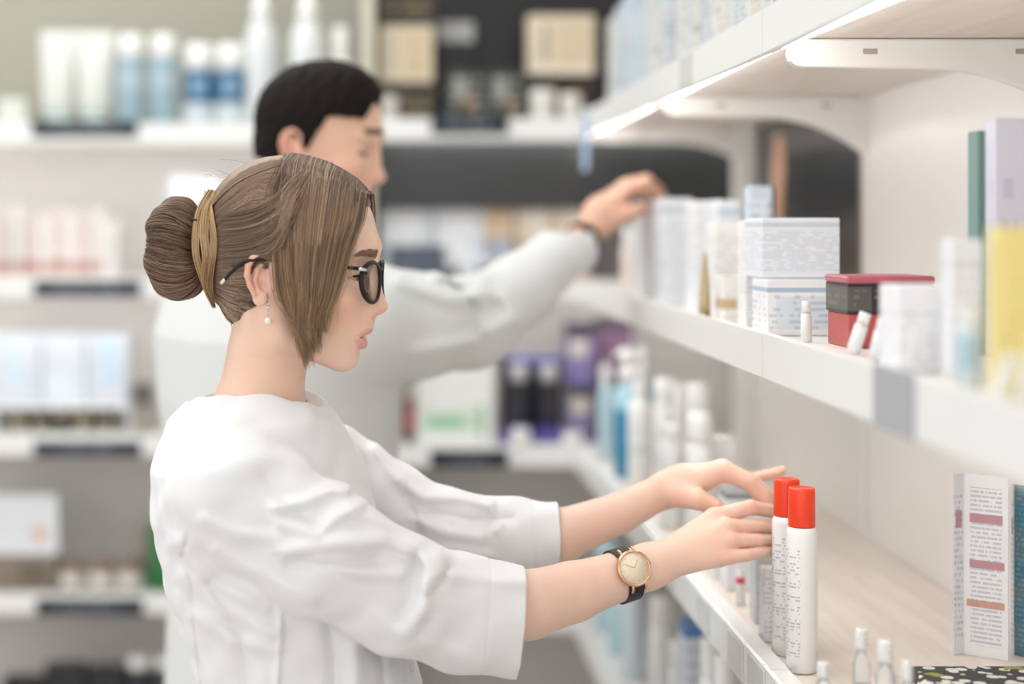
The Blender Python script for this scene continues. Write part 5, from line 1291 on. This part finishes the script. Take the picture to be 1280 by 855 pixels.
def build_earring():
    p = W(335, 379, 2.0-ear_lat(334)*S*0.985-0.003)
    root = empty('earring', p, 'silver drop earring with a pearl hanging from the ear of the woman with the bun', 'earring')
    SIL = mat('silver_metal', 'D8D4CE', 0.2, metal=1.0)
    k = 1/1150
    MB().tube([(1.5*k, 0.001, 7*k), (3*k, -.001, 5*k), (2*k, -.002, 0), (0, -.002, -2*k), (-1*k, 0, 1*k)], 0.0006, 6).build('ear_hook', SIL, root)
    m = MB(); m.lathe([(0.0001, -8*k), (2.6*k, -5.5*k), (2.6*k, -4*k), (0.0001, -1.5*k)], 8, smooth=False); m.build('crystal', mat('crystal', 'E9E6E4', 0.05, metal=0.6), root)
    m = MB(); m.tube([(0, 0, -8*k), (0, 0, -18*k)], 0.0006, 6); m.build('link', SIL, root)
    m = MB(); r = 5.0*k; m.lathe([(max(1e-4, r*math.sin(a)), -22.5*k-r*math.cos(a)) for a in [math.pi*i/10 for i in range(11)]], 18); m.build('pearl', mat('pearl', 'F1E7DA', 0.15, spec=0.7, coat=0.5), root)
build_earring()
def build_watch():
    ax = (Vector(toW(A(*R_W[:3])[None])[0])-Vector(toW(A(*R_FORE[3][:3])[None])[0])).normalized()   # along the arm
    c3 = Vector(toW(A(*Q(778, 716, 2.01))[None])[0])
    n = (Vector((0.05, -1, 0.28))); n = (n-ax*n.dot(ax)).normalized(); s = n.cross(ax).normalized()
    root = empty('wristwatch', c3, 'rose gold wristwatch with a black strap on the wrist of the woman with the bun', 'watch')
    R = Matrix((ax, s, n)).transposed()
    def loc(a, b, c): return R@Vector((a, b, c))
    # measure the wrist around the strap
    ring = []
    for k in range(48):
        a = 2*math.pi*k/48; d = s*math.cos(a)+n*math.sin(a)
        t = 0.012
        for _ in range(30):
            p = c3+d*t; q = A(484+p.x*1100, 283-(p.z-EYE)*1100, (2-p.y)*1100)[None]
            t -= float(near_arm(q)[0])/1100*0.9
        ring.append((a, t))
    top = [t for a, t in ring if abs(a-math.pi/2) < 0.3]; zt = max(top)
    LEA = mat('black_leather', '17171A', 0.45, bump=0.4, bscale=700); GOLD = mat('rose_gold', 'E3B594', 0.16, metal=1.0)
    vs = []; fs = []
    for i, (a, t) in enumerate(ring):
        for w, th in ((-0.0098, 0.0006), (-0.0098, 0.0028), (0.0098, 0.0028), (0.0098, 0.0006)):
            d = s*math.cos(a)+n*math.sin(a); vs.append(d*(t+th)+ax*w)
    for i in range(48):
        j = (i+1) % 48
        for q in range(4): fs.append((i*4+q, i*4+(q+1) % 4, j*4+(q+1) % 4, j*4+q))
    MB().add(vs, fs).build('strap', LEA, root)
    kb = MB(); a, t = ring[40]
    d = s*math.cos(a)+n*math.sin(a); e = d.cross(ax)
    kb.tube([d*(t+.005)+ax*x*.0105+e*y*.006 for x, y in ((-1, -1), (1, -1), (1, 1), (-1, 1))], 0.0012, 6, closed=True); kb.build('buckle', GOLD, root)
    def disc(m, prof, mi=0):
        mm = MB(); mm.lathe([(r*1.1, z) for r, z in prof], 48); m.add([loc(x, y, z+zt) for x, y, z in mm.v], mm.f, mi, True)
    m = MB(); disc(m, [(0.0172, 0.0005), (0.0186, 0.0015), (0.0190, 0.004), (0.0184, 0.0066), (0.0170, 0.0072), (0.0163, 0.0066), (0.0162, 0.0052)]); case = m.build('watch_case', GOLD, root)
    m = MB(); disc(m, [(0.0163, 0.0054), (0.0162, 0.0060)])
    DIAL = mat('champagne_dial', 'EBDDC4', 0.5, metal=0.25); b = DIAL.node_tree.nodes['Principled BSDF']; b.inputs['Anisotropic'].default_value = 0.75
    tg = DIAL.node_tree.nodes.new('ShaderNodeTangent'); tg.direction_type = 'RADIAL'; tg.axis = 'Z'; DIAL.node_tree.links.new(tg.outputs[0], b.inputs['Tangent'])
    # local frame for the dial so the sunburst turns about its own axis
    dial = MB(); dial.lathe([(0.0179, -0.0003), (0.0178, 0.0003)], 48); d = dial.build('dial', DIAL, root)
    d.rotation_euler = R.to_euler(); d.location = loc(0, 0, zt+0.0060)
    hd = MB()
    for ang, ln in ((0.9, 0.010), (2.5, 0.013)):
        hd.tube([loc(0, 0, zt+0.0066), loc(math.cos(ang)*ln, math.sin(ang)*ln, zt+0.0066)], 0.00035, 5)
    for k in range(12):
        a = k*math.pi/6; hd.tube([loc(math.cos(a)*.0135, math.sin(a)*.0135, zt+.0064), loc(math.cos(a)*.0153, math.sin(a)*.0153, zt+.0064)], 0.00025, 5)
    h = hd.build('hands', GOLD, root); h.name = 'watch_hands'
    for sy in (-1, 1):
        for sx in (-1, 1): MB().tube([loc(sx*.008, sy*.0178, zt+.004), loc(sx*.0085, sy*.0228, zt+.001), loc(sx*.0085, sy*.0245, zt-.003)], 0.0016, 6).build('lug', GOLD, root)
    MB().tube([loc(0.0185, 0, zt+.004), loc(0.0215, 0, zt+.004)], 0.0019, 10).build('crown', GOLD, root)
build_watch()
# ================================================================== the man behind her
MY = 2.75; MK = 800.0                          # sculpting unit 1/800 m around distance 2.75
def QM(px, py, Y, r=None):
    p = W(px, py, Y); q = (CX+p.x*MK, CY-(p.z-EYE)*MK, (MY-p.y)*MK)
    return A(*q) if r is None else (*q, r*MK)
def mW(V): return np.stack([(V[:, 0]-CX)/MK, MY-V[:, 2]/MK, EYE-(V[:, 1]-CY)/MK], 1)
MS, MOX, MOY, MP = 0.76, 397.5, 177.0, math.radians(5)
def m_local(P):
    dx = (P[:, 0]-MOX)/MS; w = P[:, 2]/MS; z = (MOY-P[:, 1])/MS
    x = dx*CH+w*SH; y = -dx*SH+w*CH
    return np.stack([x*math.cos(MP)-z*math.sin(MP), y, x*math.sin(MP)+z*math.cos(MP)], 1).astype(np.float32)
def m_world(L):
    x = L[..., 0]*math.cos(MP)+L[..., 2]*math.sin(MP); z = -L[..., 0]*math.sin(MP)+L[..., 2]*math.cos(MP); y = L[..., 1]
    return np.stack([MOX+MS*(x*CH-y*SH), MOY-MS*z, MS*(x*SH+y*CH)], -1)
def m_head(P):
    L = m_local(P); d = head_core(L)
    La = L.copy(); La[:, 1] = np.abs(L[:, 1])
    d = smin(d, cap(La, (60, 14, -116), (-12, 54, -90), 19, 17), 12)
    d = smin(d, cap(La, (97, 0, 20), (84, 40, 16), 9, 8), 10)
    d = smin(d, ell(La, (104, 0, -48), (12, 11.5, 12)), 6)
    return d*MS
def m_neck(P):
    d = cap(P, (372, 225, 0), (362, 300, 0), 46, 48)
    d = smin(d, cap(P, (362, 300, 0), (352, 350, 0), 48, 70), 30)
    return d
M_SH = QM(448, 398, 2.60, .082)
M_ARM = [M_SH, QM(520, 408, 2.66, .076), QM(588, 405, 2.74, .067), QM(650, 362, 2.86, .055), QM(712, 308, 2.98, .046), QM(740, 285, 3.02, .043)]
def QH(px, py, Y, r): return QM(px, py, Y+0.10, r)
M_WR = QH(731, 299, 2.92, .028); M_CARP = QH(752, 268, 2.94, .025)
M_F = [
 [QH(783, 238, 2.955, .0135), QH(806, 231, 2.965, .0110), QH(822, 243, 2.985, .0098), QH(829, 256, 2.995, .0085)],
 [QH(785, 233, 2.985, .0135), QH(808, 226, 3.0, .0112), QH(824, 239, 3.02, .0098), QH(831, 250, 3.03, .0086)],
 [QH(781, 234, 3.015, .0128), QH(804, 228, 3.03, .0106), QH(819, 241, 3.045, .0095), QH(825, 250, 3.05, .0083)],
 [QH(773, 240, 3.045, .0118), QH(795, 237, 3.06, .0092), QH(808, 246, 3.07, .0083), QH(815, 254, 3.075, .0074)]]
M_TH = [QH(752, 278, 2.935, .0170), QH(772, 272, 2.925, .0140), QH(792, 264, 2.935, .0118), QH(806, 262, 2.95, .0100)]
def m_hand(P):
    d = cap(P, QM(650, 362, 2.86), M_WR[:3], .036*MK, M_WR[3])
    return smin(d, hand_sdf(P, M_WR, M_CARP, M_F, M_TH, kp=10), 8)
MYAW = math.radians(-30); MC, MSn = math.cos(MYAW), math.sin(MYAW)
MLEV = [(300, 344, 70, 100), (360, 342, 116, 178), (420, 341, 130, 195), (500, 345, 132, 184), (600, 352, 126, 165), (700, 354, 128, 170), (900, 356, 135, 185), (1100, 356, 142, 195)]
def m_torso(P, inset=0.0, top=318, bottom=1110):
    lv = np.array(MLEV, np.float32); v = P[:, 1]
    c = np.interp(v, lv[:, 0], lv[:, 1]); hd = np.interp(v, lv[:, 0], lv[:, 2])-inset; hw = np.interp(v, lv[:, 0], lv[:, 3])-inset
    dx = P[:, 0]-c; w = P[:, 2]
    x = dx*MC+w*MSn; y = -dx*MSn+w*MC
    k0 = (np.abs(x/hd)**2.4+np.abs(y/hw)**2.4)**(1/2.4)
    d = (k0-1)*np.minimum(hd, hw)*0.9
    return smax(smax(d, top-v, 50), v-bottom, 4)
MF = [([(500, 352), (560, 372), (600, 372)], 6, 12, 10), ([(560, 352), (590, 380), (600, 420)], -6, 9, 9), ([(600, 362), (630, 372), (650, 400)], 6, 9, 9), ([(520, 440), (580, 430), (640, 400)], 5, 10, 10), ([(545, 345), (575, 352), (605, 352)], 5, 8, 8)]
def m_coat(P):
    u = CX+(P[:, 0]-CX)*MY/(MY-P[:, 2]/MK); v = CY+(P[:, 1]-CY)*MY/(MY-P[:, 2]/MK)
    d = m_torso(P)
    d = smin(d, cap(P, (352, 352, 30), M_SH[:3], 52, 62), 40)
    far = QM(268, 402, 2.93)
    d = smin(d, cap(P, (345, 352, -30), far, 50, 60), 40)
    d = smin(d, chain(P, [(*far, 58), (*QM(258, 560, 2.98), 50), (*QM(330, 690, 2.93), 40)], 20), 24)
    s = chain(P, M_ARM, 20)
    m = s < 40
    if m.any(): s[m] -= fold_disp(u[m], v[m], MF)
    a = A(*M_WR[:3])-A(*M_ARM[3][:3]); a = a/np.linalg.norm(a)
    cut = (P-A(*QM(716, 309, 2.985)))@a
    s = smax(s, cut, 1.5)
    d = smin(d, s, 22)
    d = smax(d, -np.maximum(chain(P, [(*p[:3], p[3]-4) for p in M_ARM[3:]]), -(cut+45)), 1.5)
    # neck opening
    hole = (np.sqrt(((P[:, 0]-362)/66)**2+((P[:, 2])/60)**2)-1)*60
    d = smax(d, -np.maximum(hole, P[:, 1]-348), 2)
    return d
def m_under(P):
    d = m_torso(P, 14, 335, 800)
    d = smin(d, cap(P, (352, 356, 30), M_SH[:3], 38, 46), 30)
    far = QM(268, 402, 2.93)
    d = smin(d, cap(P, (345, 356, -30), far, 38, 46), 30)
    d = smin(d, chain(P, [(M_SH[0], M_SH[1], M_SH[2], 48)]+[(*p[:3], p[3]-14) for p in M_ARM[1:4]], 12), 14)
    d = smin(d, chain(P, [(*far, 46), (*QM(258, 560, 2.98), 38), (*QM(330, 690, 2.93), 28), (*QM(345, 715, 2.92), 22)], 14), 16)
    d = smin(d, m_neck(P), 14)
    for w in (70, -70):
        d = smin(d, chain(P, [(356, 760, w, 86), (358, 1090, w, 58), (350, 1380, w, 42), (346, 1500, w, 36), (350, 1535, w, 34), (430, 1545, w, 24)], 14), 12)
    return d
def m_hair(P):
    L = m_local(P); L[:, 1] = np.sqrt(L[:, 1]**2+1)
    d = ell(L, (0, 0, 34), (110, 85, 100))
    d = smin(d, ell(L, (30, 0, 70), (70, 64, 60)), 20)
    d = smin(d, ell(L, (-48, 0, -22), (57, 68, 62)), 20)
    front = (L[:, 0]-90)*0.93+(60-L[:, 2])*0.36
    temple = np.maximum((L[:, 0]-40-np.maximum(L[:, 2]-30, 0)*1.6), 8-L[:, 2]+np.maximum(L[:, 0], 0)*0.0)
    side = np.minimum(front, 1e3)
    lower = smin((L[:, 0]-22), 200+0*L[:, 0], 1)                      # in front of the ear: only a sideburn
    cheek = np.where(L[:, 2] < 40, np.maximum(L[:, 0]-(8+np.clip(L[:, 2], -40, 40)*0.55), -60), -60)
    d = smax(d, front, 5); d = smax(d, cheek, 4)
    d = smax(d, (-36-L[:, 2])*0.8+(L[:, 0]+70)*0.0, 8)
    d = d-1.6*np.sin(L[:, 0]*0.22+2*np.sin(L[:, 2]*0.1))*np.sin(L[:, 2]*0.2+L[:, 1]*0.16)
    # ear cut-out
    d = smax(d, -ell(L, (-40, 88, -18), (24, 22, 34)), 4)
    return d*MS
mn = empty('person', (-0.16, MY, 0.0), 'dark-haired man in a white coat reaching to the middle shelf behind the woman', 'person')
def m_skin_col(V):
    L = m_local(V); c = skin_head_col(V, L)*np.array([0.93, 0.86, 0.82], np.float32)
    st = np.exp(-(nrm((np.stack([L[:, 0], np.abs(L[:, 1]), L[:, 2]], 1)-A(55, 20, -105))/A(60, 60, 34))**2))
    w = (0.5*np.clip(st*1.3, 0, 1))[:, None]
    c = c*(1-w)+np.array(srgb('8A6E60'), np.float32)*w
    La = np.stack([L[:, 0], np.abs(L[:, 1]), L[:, 2]], 1)
    bw = np.clip((6.5-np.abs(La[:, 2]-23+0.1*(La[:, 1]-25)))/2.5, 0, 1)*((La[:, 1] > 7) & (La[:, 1] < 50) & (La[:, 0] > 55))*0.9
    ey = np.clip((4.5-np.abs(La[:, 2]+14))/2.0, 0, 1)*((La[:, 1] > 22) & (La[:, 1] < 49) & (La[:, 0] > 60))*0.75
    bw = np.maximum(bw, ey)
    return c*(1-bw[:, None])+np.array(srgb('2E211B'), np.float32)*bw[:, None]
def build_man():
    V1, Q1 = surfnet(lambda P: np.maximum(smin(m_head(P), m_neck(P), 12), P[:, 1]-380), (270, 60, -120), (500, 400, 120), 1.6/RES)
    V2, Q2 = surfnet(m_hand, QM(640, 420, 3.1)-A(0, 0, 60), A(960, 420, 60)*1.0, 1.5/RES) if False else surfnet(m_hand, (560, 180, -330), (900, 420, 40), 1.5/RES)
    V3, Q3 = surfnet(m_under, (150, 280, -260), (760, 1620, 260), 5.0)
    V, Fq = join_np([(V1, Q1), (V2, Q2), (V3, Q3)])
    hc = np.array(srgb('E2B49B'), np.float32)
    col = np.concatenate([m_skin_col(V1), np.ones((len(V2), 3), np.float32)*hc, np.ones((len(V3), 3), np.float32)*hc])
    mesh_np('body', mW(V), Fq, SKIN, mn, col=col)
    Vc, Qc = surfnet(m_coat, (150, 290, -300), (800, 1130, 260), 2.6/RES)
    mesh_np('lab_coat', mW(Vc), Qc, mat('thin_white_cotton', 'DADCDA', 0.8, spec=0.25, bump=0.25, bscale=900), mn)
    Vh, Qh = surfnet(m_hair, (290, 60, -110), (500, 250, 110), 1.7/RES)
    HM = mat('dark_brown_hair', '16110F', 0.75, spec=0.15, bump=0.9, bscale=420)
    mesh_np('hair', mW(Vh), Qh, HM, mn)
    # trousers and shoes below the coat
    for nm, f, mt in (('trousers', lambda P: np.maximum(m_under(P)-5, np.maximum(1000-P[:, 1], P[:, 1]-1512)), mat('grey_trousers', '4A4C52', .8)), ('shoes', lambda P: np.maximum(m_under(P)-6, 1500-P[:, 1]), mat('black_shoe', '1B1A1A', .4))):
        Vt, Qt = surfnet(f, (200, 980, -260), (520, 1600, 260), 5.0)
        mesh_np(nm, mW(Vt), Qt, mt, mn)
    for nm, f, mt in (('trousers', lambda P: np.maximum(body_under(P)-5, np.maximum(1300-P[:, 1], P[:, 1]-1962)), mat('navy_trousers', '3B4252', .8)), ('shoes', lambda P: np.maximum(body_under(P)-6, 1950-P[:, 1]), mat('white_shoe', 'D9D8D5', .4))):
        Vt, Qt = surfnet(f, (200, 1280, -260), (620, 2060, 260), 5.0)
        mesh_np(nm, toW(Vt), Qt, mt, wh)
build_man()
# his watch strap, just showing under the cuff
def build_strap():
    c = Vector(mW(A(*QM(728, 302, 3.017))[None])[0]); a = (Vector(mW(A(*M_CARP[:3])[None])[0])-Vector(mW(A(*M_ARM[3][:3])[None])[0])).normalized()
    n = Vector((-.2, -1, .1)); n = (n-a*n.dot(a)).normalized(); s = a.cross(n).normalized()
    r = empty('wristwatch', c, 'dark brown watch strap under the cuff of the man\'s outstretched arm', 'watch')
    vs, fs = [], []
    for k in range(40):
        t = 2*math.pi*k/40; d = s*math.cos(t)+n*math.sin(t); q = 0.012
        for _ in range(30):
            p = c+d*q; q -= float(m_hand(A(CX+p.x*MK, CY-(p.z-EYE)*MK, (MY-p.y)*MK)[None])[0])/MK*0.9
        for w, th in ((-.009, .0005), (-.009, .003), (.009, .003), (.009, .0005)): vs.append(d*(q+th)+a*w)
    for i in range(40):
        j = (i+1) % 40
        for k in range(4): fs.append((i*4+k, i*4+(k+1) % 4, j*4+(k+1) % 4, j*4+k))
    MB().add(vs, fs, 0, True).build('strap', mat('brown_leather', '3A241A', .5), r)
    m = MB(); m.lathe([(.016, 0), (.0175, .002), (.0175, .007), (.015, .009)], 30); R = Matrix((a, n.cross(a), n)).transposed()
    o = m.build('watch_case', mat('steel', 'B9BBBE', .25, metal=1.0), r)
    q = 0.012
    for _ in range(30):
        p = c-n*q; q -= float(m_hand(A(CX+p.x*MK, CY-(p.z-EYE)*MK, (MY-p.y)*MK)[None])[0])/MK*0.9
    R = Matrix((a, (-n).cross(a), -n)).transposed(); o.rotation_euler = R.to_euler(); o.location = -n*(q+.002)
build_strap()
